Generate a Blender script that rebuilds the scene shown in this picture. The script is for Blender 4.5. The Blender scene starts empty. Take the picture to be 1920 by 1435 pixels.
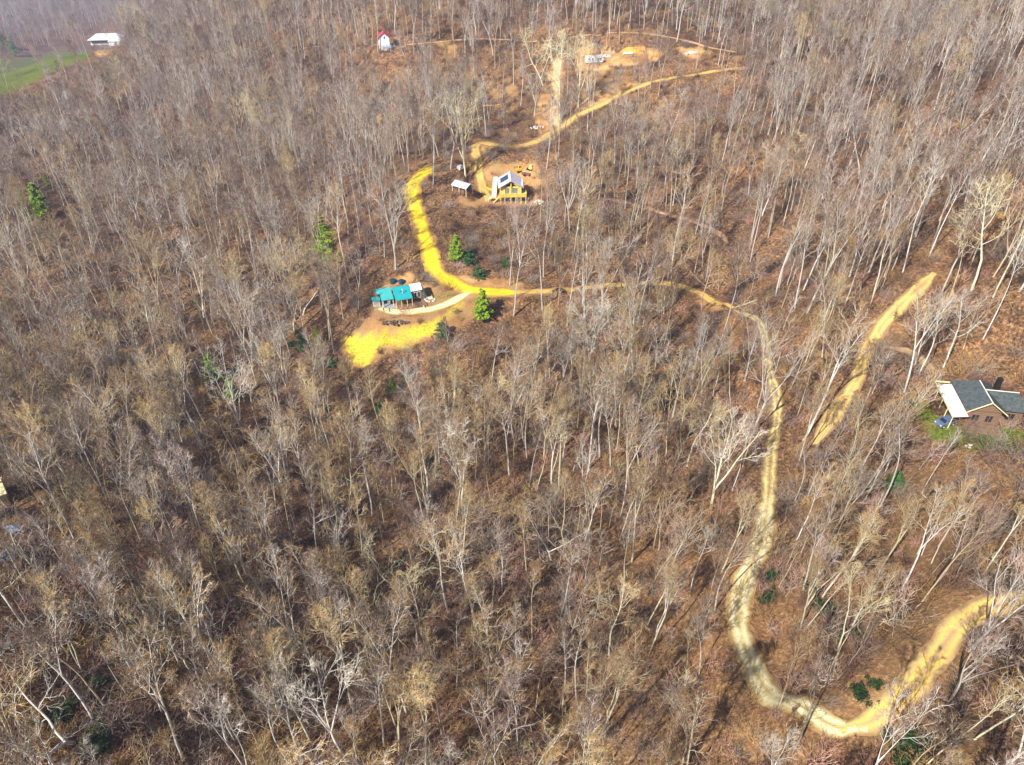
import bpy, math, random
import numpy as np
R = math.radians
SC = bpy.context.scene
COL = SC.collection
# ---------------------------------------------------------------- camera, light, exposure
cam = bpy.data.cameras.new('camera'); camo = bpy.data.objects.new('camera', cam); COL.objects.link(camo)
camo.location = (0, 0, 120); camo.rotation_euler = (R(53), 0, 0)
cam.sensor_fit = 'HORIZONTAL'; cam.sensor_width = 36.0; cam.lens = 36.0*1330/1920
cam.clip_start = 0.5; cam.clip_end = 6000
SC.camera = camo
world = bpy.data.worlds.new('World'); SC.world = world; world.use_nodes = True
SUN_EL, SUN_AZ = 40.0, 222.0      # azimuth clockwise from +Y, where the light comes from (behind left)
wn = world.node_tree; bg = wn.nodes['Background']
sky = wn.nodes.new('ShaderNodeTexSky'); sky.sky_type = 'NISHITA'; sky.sun_disc = False
sky.sun_elevation = R(SUN_EL); sky.sun_rotation = R(SUN_AZ); sky.altitude = 900
wn.links.new(sky.outputs[0], bg.inputs[0]); bg.inputs[1].default_value = 0.05
sl = bpy.data.lights.new('sun', 'SUN'); sl.energy = 5.0; sl.angle = R(0.6); sl.color = (1.0, 0.95, 0.86)
so = bpy.data.objects.new('sun', sl); COL.objects.link(so)
so.rotation_euler = (R(90-SUN_EL), 0, R(180-SUN_AZ)); so.location = (-100, -100, 300)
SC.view_settings.view_transform = 'Standard'; SC.view_settings.look = 'None'
SC.view_settings.gamma = 1; SC.view_settings.exposure = 0.94
SC.cycles.max_bounces = 5; SC.cycles.diffuse_bounces = 2; SC.cycles.glossy_bounces = 2
SC.cycles.transmission_bounces = 2; SC.cycles.transparent_max_bounces = 6; SC.cycles.volume_bounces = 0
# ---------------------------------------------------------------- helpers
def mesh_np(name, V, F, mats=(), midx=None, smooth=False):
    """V (n,3); F list of arrays of faces, each (m,3) or (m,4)."""
    me = bpy.data.meshes.new(name)
    F = [np.asarray(f, np.int32) for f in (F if isinstance(F, (list, tuple)) else [F]) if len(f)]
    V = np.asarray(V, np.float32)
    tot = np.concatenate([np.full(len(f), f.shape[1], np.int32) for f in F]); idx = np.concatenate([f.ravel() for f in F])
    me.vertices.add(len(V)); me.vertices.foreach_set('co', V.ravel())
    me.loops.add(len(idx)); me.loops.foreach_set('vertex_index', idx)
    me.polygons.add(len(tot)); me.polygons.foreach_set('loop_start', np.concatenate([[0], np.cumsum(tot)[:-1]]).astype(np.int32))
    me.polygons.foreach_set('loop_total', tot)
    if midx is not None: me.polygons.foreach_set('material_index', np.asarray(midx, np.int32))
    me.polygons.foreach_set('use_smooth', np.full(len(tot), smooth))
    for m in mats: me.materials.append(m)
    me.update(calc_edges=True); return me
def link(name, data, parent=None, loc=None):
    o = bpy.data.objects.new(name, data); COL.objects.link(o)
    if parent: o.parent = parent
    if loc is not None: o.location = loc
    return o
def tag(o, label=None, cat=None, group=None, kind=None):
    for k, v in (('label', label), ('category', cat), ('group', group), ('kind', kind)):
        if v: o[k] = v
    return o
def thing(name, label, cat, loc, rz=0.0, group=None):
    o = link(name, None, loc=loc); o.rotation_euler = (0, 0, rz); o.empty_display_size = .5
    return tag(o, label, cat, group)
class MB:
    def __init__(s): s.V = []; s.F3 = []; s.F4 = []; s.n = 0
    def add(s, V, F):
        V = np.asarray(V, float)
        for f in F: (s.F4 if len(f) == 4 else s.F3).append([i+s.n for i in f])
        s.V.append(V); s.n += len(V); return s
    def box(s, x0, x1, y0, y1, z0, z1):
        V = [(x, y, z) for z in (z0, z1) for x, y in ((x0, y0), (x1, y0), (x1, y1), (x0, y1))]
        return s.add(V, [(3, 2, 1, 0), (4, 5, 6, 7), (0, 1, 5, 4), (1, 2, 6, 5), (2, 3, 7, 6), (3, 0, 4, 7)])
    def slab(s, P, t):          # four corners of the top face, thickness downward
        P = [np.array(p, float) for p in P]; V = [p-np.array([0, 0, t]) for p in P]+P
        n = len(P)
        if n == 4: return s.add(V, [(3, 2, 1, 0), (4, 5, 6, 7)]+[(i, (i+1) % 4, 4+(i+1) % 4, 4+i) for i in range(4)])
        return s.add(V, [(2, 1, 0), (3, 4, 5)]+[(i, (i+1) % 3, 3+(i+1) % 3, 3+i) for i in range(3)])
    def prism(s, prof, y0, y1, ax='y'):   # closed profile (a, z) swept along ax; fans the ends
        n = len(prof)
        V = [(a, y0, z) if ax == 'y' else (y0, a, z) for a, z in prof]+[(a, y1, z) if ax == 'y' else (y1, a, z) for a, z in prof]
        F = [(i, (i+1) % n, n+(i+1) % n, n+i) for i in range(n)]
        F += [(0, i+1, i) for i in range(1, n-1)]+[(n, n+i, n+i+1) for i in range(1, n-1)]
        return s.add(V, F)
    def tube(s, p0, p1, r0, r1=None, k=8, caps=True):
        r1 = r0 if r1 is None else r1; p0 = np.array(p0, float); p1 = np.array(p1, float)
        d = p1-p0; d /= np.linalg.norm(d)+1e-9; a = np.cross(d, (0, 0, 1) if abs(d[2]) < .9 else (1, 0, 0)); a /= np.linalg.norm(a); b = np.cross(d, a)
        V = [p+(a*math.cos(t)+b*math.sin(t))*r for p, r in ((p0, r0), (p1, r1)) for t in (2*math.pi*i/k for i in range(k))]
        F = [(i, (i+1) % k, k+(i+1) % k, k+i) for i in range(k)]
        if caps: F += [(0, i+1, i) for i in range(1, k-1)]+[(k, k+i, k+i+1) for i in range(1, k-1)]
        return s.add(V, F)
    def blob(s, c, r, seed=0, sq=(1, 1, 1), jag=.25, n=7, m=10):
        rg = random.Random(seed); V = [(c[0], c[1], c[2]-r*sq[2])]
        for i in range(1, n):
            for j in range(m):
                t = math.pi*i/n; p = 2*math.pi*j/m; q = r*(1+rg.uniform(-jag, jag))
                V.append((c[0]+q*math.sin(t)*math.cos(p)*sq[0], c[1]+q*math.sin(t)*math.sin(p)*sq[1], c[2]-q*math.cos(t)*sq[2]))
        V.append((c[0], c[1], c[2]+r*sq[2])); F = []
        for j in range(m):
            F.append((0, 1+(j+1) % m, 1+j)); F.append((len(V)-1, 1+(n-2)*m+j, 1+(n-2)*m+(j+1) % m))
            for i in range(n-2): F.append((1+i*m+j, 1+i*m+(j+1) % m, 1+(i+1)*m+(j+1) % m, 1+(i+1)*m+j))
        return s.add(V, F)
    def build(s, name, mat, parent=None, loc=None, smooth=False):
        V = np.concatenate(s.V); F = []
        if s.F4: F.append(np.array(s.F4))
        if s.F3: F.append(np.array(s.F3))
        return link(name, mesh_np(name, V, F, [mat], smooth=smooth), parent, loc)
def seed_all(k): np.random.seed(k); random.seed(k)

# ---------------------------------------------------------------- materials
def newmat(name, rough=.8, spec=.2):
    m = bpy.data.materials.new(name); m.use_nodes = True; b = m.node_tree.nodes['Principled BSDF']
    b.inputs['Roughness'].default_value = rough; b.inputs['Specular IOR Level'].default_value = spec
    return m, m.node_tree, b
def N(t, typ, **kw):
    n = t.nodes.new(typ)
    for k, v in kw.items(): setattr(n, k, v)
    return n
def ramp(t, fac, stops, interp='LINEAR'):
    r = N(t, 'ShaderNodeValToRGB'); r.color_ramp.interpolation = interp
    e = r.color_ramp.elements
    while len(e) < len(stops): e.new(.5)
    for i, (p, c) in enumerate(stops): e[i].position = p; e[i].color = tuple(c)+(1,)
    t.links.new(fac, r.inputs[0]); return r.outputs[0]
def mixc(t, fac, a, b, mode='MIX'):
    m = N(t, 'ShaderNodeMix', data_type='RGBA', blend_type=mode)
    for s, v in ((0, fac), (6, a), (7, b)):
        if isinstance(v, (int, float)): m.inputs[s].default_value = v
        elif isinstance(v, tuple): m.inputs[s].default_value = v+(1,)
        else: t.links.new(v, m.inputs[s])
    return m.outputs[2]
def noise(t, vec, scale, detail=3, rough=.55):
    n = N(t, 'ShaderNodeTexNoise'); n.inputs['Scale'].default_value = scale; n.inputs['Detail'].default_value = detail; n.inputs['Roughness'].default_value = rough
    if vec is not None: t.links.new(vec, n.inputs['Vector'])
    return n.outputs['Fac']
def mathn(t, op, a, b=None, clamp=False):
    n = N(t, 'ShaderNodeMath', operation=op); n.use_clamp = clamp
    for i, v in enumerate((a, b)):
        if v is None: continue
        if isinstance(v, (int, float)): n.inputs[i].default_value = v
        else: t.links.new(v, n.inputs[i])
    return n.outputs[0]
def pos(t): return N(t, 'ShaderNodeNewGeometry').outputs['Position']
def plain(name, c, rough=.6, spec=.3, var=.18, scale=1.2, metal=0):
    m, t, b = newmat(name, rough, spec); tc = N(t, 'ShaderNodeTexCoord')
    f = noise(t, tc.outputs['Object'], scale, 5, .65)
    lo = tuple(max(0, x*(1-var)) for x in c); hi = tuple(min(1, x*(1+var)) for x in c)
    t.links.new(ramp(t, f, [(.3, lo), (.7, hi)]), b.inputs['Base Color']); b.inputs['Metallic'].default_value = metal
    return m
def ribbed(name, c, axis='X', freq=8.0, rough=.4, metal=0.0, depth=.35, var=.12):
    m, t, b = newmat(name, rough, .4); tc = N(t, 'ShaderNodeTexCoord'); sp = N(t, 'ShaderNodeSeparateXYZ'); t.links.new(tc.outputs['Object'], sp.inputs[0])
    s = mathn(t, 'SINE', mathn(t, 'MULTIPLY', sp.outputs[axis], freq*2)); f = noise(t, tc.outputs['Object'], .9, 4, .6)
    g = mathn(t, 'GREATER_THAN', s, .86)
    lo = tuple(max(0, x*(1-var)) for x in c); hi = tuple(min(1, x*(1+var)) for x in c)
    t.links.new(mixc(t, mathn(t, 'MULTIPLY', g, depth), ramp(t, f, [(.3, lo), (.7, hi)]), tuple(x*.5 for x in c)), b.inputs['Base Color'])
    b.inputs['Metallic'].default_value = metal
    bp = N(t, 'ShaderNodeBump'); bp.inputs['Strength'].default_value = .4; bp.inputs['Distance'].default_value = .04; t.links.new(s, bp.inputs['Height']); t.links.new(bp.outputs[0], b.inputs['Normal'])
    return m
def bark_mat(name, c1, c2):
    m, t, b = newmat(name, .85, .15); oi = N(t, 'ShaderNodeObjectInfo'); tc = N(t, 'ShaderNodeTexCoord')
    w = N(t, 'ShaderNodeTexWhiteNoise'); t.links.new(oi.outputs['Location'], w.inputs['Vector'])
    f = noise(t, tc.outputs['Object'], 1.3, 4, .7)
    v = mathn(t, 'ADD', mathn(t, 'MULTIPLY', mathn(t, 'POWER', w.outputs['Value'], 1.5), .85), mathn(t, 'MULTIPLY', f, .45), clamp=True)
    dark = mixc(t, v, c1, c2); pt = noise(t, oi.outputs['Location'], .02, 2)
    col = mixc(t, mathn(t, 'MULTIPLY', pt, .55), dark, mixc(t, w.outputs['Value'], (.44, .35, .25), (.34, .33, .35)))
    t.links.new(col, b.inputs['Base Color']); return m
def twig_mat(name, c1, c2, far):
    m, t, b = newmat(name, .9, .1); oi = N(t, 'ShaderNodeObjectInfo')
    w = N(t, 'ShaderNodeTexWhiteNoise'); t.links.new(oi.outputs['Location'], w.inputs['Vector'])
    pt = ramp(t, noise(t, oi.outputs['Location'], .013, 2, .4), [(.38, (0, 0, 0)), (.62, (1, 1, 1))])
    c = mixc(t, mathn(t, 'POWER', w.outputs['Value'], 2.2), tuple(x*.62 for x in c1), c2)
    t.links.new(mixc(t, mathn(t, 'MULTIPLY', pt, .5), c, far), b.inputs['Base Color']); return m
def leaf_mat(name, c1, c2):
    m, t, b = newmat(name, .6, .25); f = noise(t, pos(t), 1.1, 3, .6)
    t.links.new(ramp(t, f, [(.32, c1), (.68, c2)]), b.inputs['Base Color']); return m

M = {}
M['bark_grey'] = bark_mat('bark_grey', (.26, .235, .205), (.70, .66, .60))
M['bark_pale'] = bark_mat('bark_pale', (.42, .39, .34), (.80, .77, .69))
M['bark_tan'] = bark_mat('bark_tan', (.28, .20, .12), (.60, .49, .30))
M['bark_dark'] = bark_mat('bark_dark', (.07, .055, .045), (.20, .16, .12))
M['bark_lichen'] = bark_mat('bark_lichen', (.38, .34, .21), (.68, .63, .41))
M['twig_mauve'] = twig_mat('twig_mauve', (.34, .22, .18), (.56, .42, .35), (.22, .14, .115))
M['twig_tan'] = twig_mat('twig_tan', (.38, .22, .08), (.72, .49, .21), (.28, .17, .09))
M['twig_grey'] = twig_mat('twig_grey', (.30, .26, .23), (.56, .49, .41), (.27, .18, .12))
M['twig_pink'] = twig_mat('twig_pink', (.42, .20, .15), (.70, .42, .33), (.50, .30, .22))
M['twig_lichen'] = twig_mat('twig_lichen', (.46, .36, .14), (.78, .64, .30), (.50, .33, .18))
M['twig_white'] = twig_mat('twig_white', (.56, .50, .42), (.80, .74, .62), (.62, .50, .38))
M['bark_bright'] = plain('pale_lichen_bark', (.74, .70, .50), rough=.85, spec=.1); M['twig_bright'] = plain('pale_yellow_twigs', (.74, .66, .38), rough=.9, spec=.1); M['twig_silver'] = plain('silvery_pink_twigs', (.74, .64, .60), rough=.9, spec=.1)
M['needle'] = leaf_mat('needle', (.10, .19, .01), (.34, .50, .02))
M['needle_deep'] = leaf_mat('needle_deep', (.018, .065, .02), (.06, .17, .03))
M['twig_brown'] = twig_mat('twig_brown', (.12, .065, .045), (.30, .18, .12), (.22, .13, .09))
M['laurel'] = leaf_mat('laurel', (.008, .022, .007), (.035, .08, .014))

def ground_mat():
    m, t, b = newmat('leaf_litter_ground', .95, .05); P = pos(t)
    big = noise(t, P, .028, 3, .5); mid = noise(t, P, .22, 4, .6); fine = noise(t, P, 1.7, 5, .75)
    base = ramp(t, fine, [(.32, (.022, .013, .009)), (.46, (.10, .056, .031)), (.57, (.235, .135, .072)), (.72, (.56, .37, .21))])
    warm = ramp(t, fine, [(.32, (.045, .022, .010)), (.5, (.235, .12, .056)), (.72, (.62, .40, .20))])
    grey = ramp(t, fine, [(.32, (.018, .012, .009)), (.5, (.085, .05, .03)), (.72, (.30, .19, .11))])
    c = mixc(t, ramp(t, big, [(.42, (0, 0, 0)), (.60, (1, 1, 1))]), base, warm)
    c = mixc(t, ramp(t, mid, [(.50, (0, 0, 0)), (.66, (.8, .8, .8))]), c, grey)
    at_ = N(t, 'ShaderNodeAttribute', attribute_name='soil'); sp = N(t, 'ShaderNodeSeparateColor'); t.links.new(at_.outputs['Color'], sp.inputs[0])
    brk = mathn(t, 'ADD', mathn(t, 'MULTIPLY', mid, .9), mathn(t, 'MULTIPLY', fine, .7))      # breaks the edges of each patch
    def gate(ch, k=1.9):
        return mathn(t, 'SUBTRACT', mathn(t, 'MULTIPLY', sp.outputs[ch], k*1.5), mathn(t, 'MULTIPLY', brk, 1.0), clamp=True)
    clay = ramp(t, mid, [(.30, (.30, .14, .06)), (.5, (.50, .28, .11)), (.7, (.66, .45, .20))])
    grass = ramp(t, fine, [(.3, (.03, .05, .01)), (.5, (.11, .15, .02)), (.7, (.26, .28, .05))])
    dark_soil = ramp(t, fine, [(.3, (.008, .006, .005)), (.7, (.075, .05, .035))])
    c = mixc(t, gate(2), c, dark_soil); c = mixc(t, gate(0), c, clay); c = mixc(t, gate(1), c, grass)
    st = mathn(t, 'SUBTRACT', mathn(t, 'MULTIPLY', at_.outputs['Alpha'], 2.6), brk, clamp=True)
    c = mixc(t, st, c, ramp(t, fine, [(.3, (.26, .18, .05)), (.5, (.66, .49, .04)), (.7, (.74, .60, .12))]))
    t.links.new(c, b.inputs['Base Color'])
    bp = N(t, 'ShaderNodeBump'); bp.inputs['Strength'].default_value = .9; bp.inputs['Distance'].default_value = .35
    t.links.new(fine, bp.inputs['Height']); t.links.new(bp.outputs[0], b.inputs['Normal']); return m
M['ground'] = ground_mat()
def road_mat(name, core, edge, rut, ruts=.5, mid=None):
    m, t, b = newmat(name, .9, .1); uv = N(t, 'ShaderNodeUVMap', uv_map='UVMap'); sp = N(t, 'ShaderNodeSeparateXYZ'); t.links.new(uv.outputs[0], sp.inputs[0])
    P = pos(t); f = noise(t, P, .35, 5, .65); g = noise(t, P, 2.2, 4, .7)
    a = mathn(t, 'ABSOLUTE', mathn(t, 'SUBTRACT', sp.outputs['X'], .5))       # 0 middle .. .5 edge
    a2 = mathn(t, 'ADD', a, mathn(t, 'MULTIPLY', mathn(t, 'SUBTRACT', f, .46), .55))
    c = mixc(t, ramp(t, f, [(.35, (0, 0, 0)), (.65, (1, 1, 1))]), core, tuple(min(1, x*1.18) for x in core))
    tr = ramp(t, mathn(t, 'ABSOLUTE', mathn(t, 'SUBTRACT', a2, .22)), [(.02, (1, 1, 1)), (.09, (0, 0, 0))])
    c = mixc(t, mathn(t, 'MULTIPLY', tr, ruts), c, rut)
    if mid: c = mixc(t, mathn(t, 'MULTIPLY', ramp(t, mathn(t, 'ADD', a2, mathn(t, 'MULTIPLY', g, .08)), [(.06, (1, 1, 1)), (.14, (0, 0, 0))]), .85), c, mid)
    c = mixc(t, ramp(t, a2, [(.30, (0, 0, 0)), (.46, (1, 1, 1))]), c, edge)
    c = mixc(t, mathn(t, 'MULTIPLY', ramp(t, g, [(.55, (0, 0, 0)), (.75, (1, 1, 1))]), .4), c, tuple(x*.55 for x in edge))
    t.links.new(c, b.inputs['Base Color'])
    bp = N(t, 'ShaderNodeBump'); bp.inputs['Strength'].default_value = .5; bp.inputs['Distance'].default_value = .12
    t.links.new(g, bp.inputs['Height']); t.links.new(bp.outputs[0], b.inputs['Normal']); return m
M['yellow'] = road_mat('yellow_clay_road', (.74, .50, .02), (.42, .24, .06), (.80, .62, .04), .7)
M['ochre'] = road_mat('ochre_clay_road', (.58, .38, .11), (.30, .17, .07), (.68, .49, .15), .6)
M['strip'] = road_mat('tan_clay_strip', (.62, .42, .20), (.40, .24, .12), (.70, .52, .28), .3)
M['orange'] = road_mat('orange_clay_road', (.50, .34, .14), (.28, .18, .08), (.70, .47, .09), .75, mid=(.40, .26, .12))
M['gravel'] = road_mat('gravel_road', (.60, .50, .25), (.36, .23, .09), (.78, .70, .44), .8, mid=(.44, .33, .14))
M['track'] = road_mat('two_track_road', (.52, .39, .15), (.28, .18, .07), (.78, .63, .28), .9, mid=(.32, .21, .08))
M['cream'] = road_mat('cream_gravel_drive', (.74, .66, .36), (.60, .42, .12), (.84, .78, .50), .6)
M['dirt'] = road_mat('dirt_road', (.58, .36, .17), (.34, .19, .09), (.66, .44, .22), .5)
M['trail'] = road_mat('leafy_trail', (.34, .20, .12), (.22, .12, .07), (.38, .25, .15), .3)

F_PX, PITCH, CAMZ = 1330.0, math.radians(37.0), 120.0
FWD = np.array([0, math.cos(PITCH), -math.sin(PITCH)]); UPV = np.array([0, math.sin(PITCH), math.cos(PITCH)])
CAM = np.array([0.0, 0.0, CAMZ])
def ray(px, py):
    d = FWD + np.array([1.0, 0, 0])*((px-960)/F_PX) + UPV*((717.5-py)/F_PX)
    return d/np.linalg.norm(d)
def project(P):
    Q = np.atleast_2d(P) - CAM
    z = Q@FWD
    z = np.where(np.abs(z) < 1e-3, 1e-3, z)
    return 960+F_PX*Q[:, 0]/z, 717.5-F_PX*(Q@UPV)/z, z
CP = [  # (px, py, distance along the ray in metres)
 (0,1435,104),(480,1435,104),(960,1435,104),(1400,1435,98),(1920,1435,88),
 (0,1150,134),(480,1150,130),(960,1150,124),(1400,1150,112),(1900,1120,104),
 (0,945,166),(480,930,160),(960,930,150),(1440,930,132),(1900,930,120),
 (0,740,206),(400,740,192),(700,740,182),(960,740,178),(1200,740,172),(1440,740,156),(1830,770,138),
 (0,550,250),(300,550,234),(560,600,205),(750,570,190),(900,560,193),(1045,550,200),(1300,570,205),(1400,560,196),(1700,550,166),(1920,550,158),
 (0,380,320),(400,350,290),(600,400,262),(780,350,238),(960,375,232),(960,460,215),(1200,350,240),(1500,350,238),(1900,350,205),
 (300,240,360),(600,200,340),(900,180,305),(1030,240,275),(1200,160,298),(1600,170,300),(1900,170,262),
 (600,100,375),(723,98,345),(900,75,345),(1115,118,318),(1160,62,340),(1300,100,322),(1600,60,365),(1900,60,320),
 (723,0,400),(1115,0,380),(1600,0,410),(1900,0,350),
 (0,240,400),(150,215,400),(300,160,405),(400,115,415),(500,60,425),
 (0,175,850),(130,130,950),(197,92,1020),(300,40,1180),(120,40,1220),(0,90,1080),(480,0,760),(0,0,1450),(300,0,1380)]
PW = []
for a_, b_, d_ in CP: PW.append(CAM+ray(a_, b_)*d_)
for e_ in [(-300,20,14),(300,10,50),(0,-60,24),(-500,300,10),(420,150,80),(520,420,140),(300,560,135),(0,600,112),(-900,500,20),(-1200,1100,30),(-500,1900,160),(0,1400,230),(600,1300,260),(1200,700,220),(1000,0,140),(-1000,0,20),(0,-400,10)]:
    PW.append(np.array(e_, float))
PW = np.array(PW)
def _tps(r): return np.where(r > 0, r*r*np.log(np.maximum(r, 1e-9)), 0.0)
_S = 100.0
_X = PW[:, :2]/_S; _n = len(_X)
_K = _tps(np.linalg.norm(_X[:, None]-_X[None], axis=2)) + np.eye(_n)*0.02
_P = np.hstack([np.ones((_n, 1)), _X])
_W = np.linalg.solve(np.block([[_K, _P], [_P.T, np.zeros((3, 3))]]), np.concatenate([PW[:, 2], np.zeros(3)]))
def _hash(ix, iy, s):
    v = np.sin(ix*127.1+iy*311.7+s*74.7)*43758.5453
    return v-np.floor(v)
def vnoise(x, y, s=0):
    ix, iy = np.floor(x), np.floor(y); fx, fy = x-ix, y-iy
    fx, fy = fx*fx*(3-2*fx), fy*fy*(3-2*fy)
    a, b, c, d = _hash(ix, iy, s), _hash(ix+1, iy, s), _hash(ix, iy+1, s), _hash(ix+1, iy+1, s)
    return (a*(1-fx)+b*fx)*(1-fy)+(c*(1-fx)+d*fx)*fy
def hbase(x, y):
    x = np.asarray(x, float); y = np.asarray(y, float); sh = x.shape
    xf, yf = x.ravel()/_S, y.ravel()/_S; out = _W[_n]+_W[_n+1]*xf+_W[_n+2]*yf
    for i in range(_n):
        out = out + _W[i]*_tps(np.hypot(xf-_X[i, 0], yf-_X[i, 1]))
    out = out.reshape(sh)
    far = np.clip((np.hypot(x, y)-300)/500, 0, 1)
    out = out + (vnoise(x/48, y/48, 1)-.5)*7.5 + (vnoise(x/19, y/19, 2)-.5)*3.0 + (vnoise(x/7, y/7, 3)-.5)*.7 + far*(vnoise(x/120, y/120, 4)-.5)*26
    return np.clip(out, -150, 320)
def axis(lo, hi, step, ends):
    c = list(np.arange(lo, hi+.01, step)); s = step; a = lo
    while a > ends[0]: s *= 1.12; a -= s; c.insert(0, a)
    s = step; a = hi
    while a < ends[1]: s *= 1.12; a += s; c.append(a)
    return np.array(c)
GX = axis(-330, 330, 1.5, (-1400, 1400)); GY = axis(10, 480, 1.5, (-350, 2300))
MX, MY = np.meshgrid(GX, GY)
GZ = hbase(MX, MY)
def hgt(x, y):
    x = np.asarray(x, float); y = np.asarray(y, float)
    i = np.clip(np.searchsorted(GX, x)-1, 0, len(GX)-2); j = np.clip(np.searchsorted(GY, y)-1, 0, len(GY)-2)
    fx = np.clip((x-GX[i])/(GX[i+1]-GX[i]), 0, 1); fy = np.clip((y-GY[j])/(GY[j+1]-GY[j]), 0, 1)
    a, b, c, d = GZ[j, i], GZ[j, i+1], GZ[j+1, i], GZ[j+1, i+1]
    # the two triangles of each quad, split along its a-d diagonal, as in the mesh
    return np.where(fx >= fy, a+(b-a)*fx+(d-b)*fy, a+(c-a)*fy+(d-c)*fx)
def at(px, py, up=0.0):
    d = ray(px, py); t = np.arange(45, 1900, .4)
    P = CAM+d[None]*t[:, None]
    k = np.argmax(P[:, 2] < hgt(P[:, 0], P[:, 1])+up)
    return P[k]
def atz(px, py, z):
    d = ray(px, py); return CAM+d*((z-CAMZ)/d[2])
# ---------------------------------------------------------------- roads and level pads cut into the hillside
def spline(pts, per=8):
    p = [np.array(q, float) for q in pts]; p = [2*p[0]-p[1]]+p+[2*p[-1]-p[-2]]; out = []
    for i in range(1, len(p)-2):
        for k in range(per):
            u = k/per; out.append(.5*((2*p[i])+(-p[i-1]+p[i+1])*u+(2*p[i-1]-5*p[i]+4*p[i+1]-p[i+2])*u*u+(-p[i-1]+3*p[i]-3*p[i+1]+p[i+2])*u**3))
    out.append(p[-2]); return np.array(out)
ROADS = [  # name, material, width in metres, pixels in the photo
 ('clay_road', 'yellow', 5.0, [(812,312),(785,330),(772,352),(776,378),(787,412),(799,448),(808,480),(820,507),(843,527),(880,542),(930,547),(975,548)], 'bright yellow clay road curving past the teal-roofed house'),
 ('clay_road', 'ochre', 3.0, [(970,548),(1010,548),(1045,547),(1100,541),(1160,534),(1220,531),(1275,535),(1312,552),(1345,572),(1375,580)], 'narrow ochre clay road running through the bare trees in the middle'),
 ('driveway', 'cream', 2.6, [(885,547),(860,560),(833,573),(800,582),(765,588),(735,590),(712,588)], 'pale cream driveway in front of the teal-roofed house'),
 ('clay_road', 'ochre', 3.6, [(912,378),(915,362),(908,342),(903,322),(898,303),(892,286),(894,270),(918,269),(950,276),(985,272),(1012,263),(1040,244),(1075,222),(1120,200),(1165,178),(1215,156),(1260,147),(1310,139),(1345,133),(1390,128)], 'long ochre clay road climbing from the log house to the upper clearing'),
 ('driveway', 'yellow', 2.8, [(905,322),(918,331),(936,330)], 'short yellow drive turning off behind the log house'),
 ('dirt_road', 'dirt', 2.6, [(560,92),(620,86),(690,84),(760,84),(800,81),(850,76),(900,73),(960,76),(1010,79),(1060,72),(1100,66),(1150,61),(1200,62),(1250,69),(1290,78),(1330,90),(1390,100)], 'thin dirt road crossing the upper hillside behind the red-roofed cabin'),
 ('dirt_strip', 'strip', 4.5, [(1046,110),(1043,140),(1041,170),(1040,200),(1040,243)], 'straight tan clay strip running down the slope from the upper clearing'),
 ('clay_road', 'orange', 2.9, [(1752,512),(1732,532),(1710,550),(1685,576),(1660,602),(1637,632),(1622,660),(1614,692),(1600,728),(1576,765),(1552,797),(1528,832)], 'orange clay road running down through the trees left of the grey-roofed house'),
 ('dirt_track', 'dirt', 2.4, [(1630,655),(1660,648),(1695,655),(1730,675),(1758,700)], 'faint dirt track leading to the grey-roofed house'),
 ('dirt_road', 'track', 2.6, [(1378,583),(1402,590),(1424,606),(1436,640),(1440,690),(1453,730),(1459,770),(1452,812),(1444,860),(1441,920),(1436,970),(1432,990)], 'narrow two-track road with a grassy middle between the trees'),
 ('gravel_road', 'gravel', 3.5, [(1440,930),(1437,965),(1427,1020),(1407,1060),(1390,1100),(1382,1145),(1386,1190),(1402,1240),(1427,1285),(1455,1322),(1492,1350),(1540,1366),(1590,1368),(1630,1358)], 'pale gravel road bending round the lower right slope'),
 ('clay_road', 'orange', 2.9, [(1560,1368),(1590,1368),(1635,1354),(1682,1318),(1722,1275),(1757,1225),(1792,1181),(1842,1146),(1900,1124),(1970,1112)], 'orange clay road sweeping to the right edge of the photo'),
 ('dirt_trail', 'trail', 2.2, [(1130,372),(1190,385),(1250,402),(1310,420),(1350,438),(1365,458)], 'faint leaf-covered trail through the woods above the ochre road'),
]
PADS = [((745,562), 11, (742,578)), ((957,358), 10, (940,378)), ((864,352), 5, None), ((1835,752), 13, (1790,793)), ((1113,112), 9, (1099,120)), ((1175,104), 6, None), ((723,92), 6, None), ((200,80), 30, None), ((8,950), 7, None)]
padw = []
for (p, r_, z_) in PADS:
    zz = at(*(z_ or p))[2]; c = atz(p[0], p[1], zz); padw.append((c[0], c[1], r_, zz))
RW = []
for nm, mt, w, px, lab in ROADS:
    s = spline(px, 5); P = np.array([at(*q) for q in s])
    seg = np.concatenate([[0], np.cumsum(np.linalg.norm(np.diff(P[:, :2], axis=0), axis=1))])
    n = max(6, int(seg[-1]/1.1)); u = np.linspace(0, seg[-1], n); Q = np.stack([np.interp(u, seg, P[:, k]) for k in range(3)], 1)
    for _ in range(6):                    # ease kinks the bumpy ground put into the line
        Q[1:-1] = Q[1:-1]*.5+(Q[:-2]+Q[2:])*.25
    z = Q[:, 2].copy()
    for _ in range(40): z[1:-1] = z[1:-1]*.5+(z[:-2]+z[2:])*.25
    Q[:, 2] = z; RW.append(Q)
for (cx, cy, r_, z_) in padw:
    d = np.hypot(MX-cx, MY-cy); k = np.clip((d-r_*.75)/(r_*.7), 0, 1); k = k*k*(3-2*k); GZ = GZ*k+z_*(1-k)
for i, Q in enumerate(RW):                # roads follow pads they cross
    for (cx, cy, r_, z_) in padw:
        d = np.hypot(Q[:, 0]-cx, Q[:, 1]-cy); k = np.clip((d-r_*.75)/(r_*.9), 0, 1); Q[:, 2] = Q[:, 2]*k+z_*(1-k)
CREEK = [(400,1225),(480,1170),(560,1138),(640,1100),(720,1048),(800,1015),(870,990),(960,968),(1060,940),(1130,905),(1180,880),(1215,820),(1240,760),(1270,700),(1310,650),(1330,610)]
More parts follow.
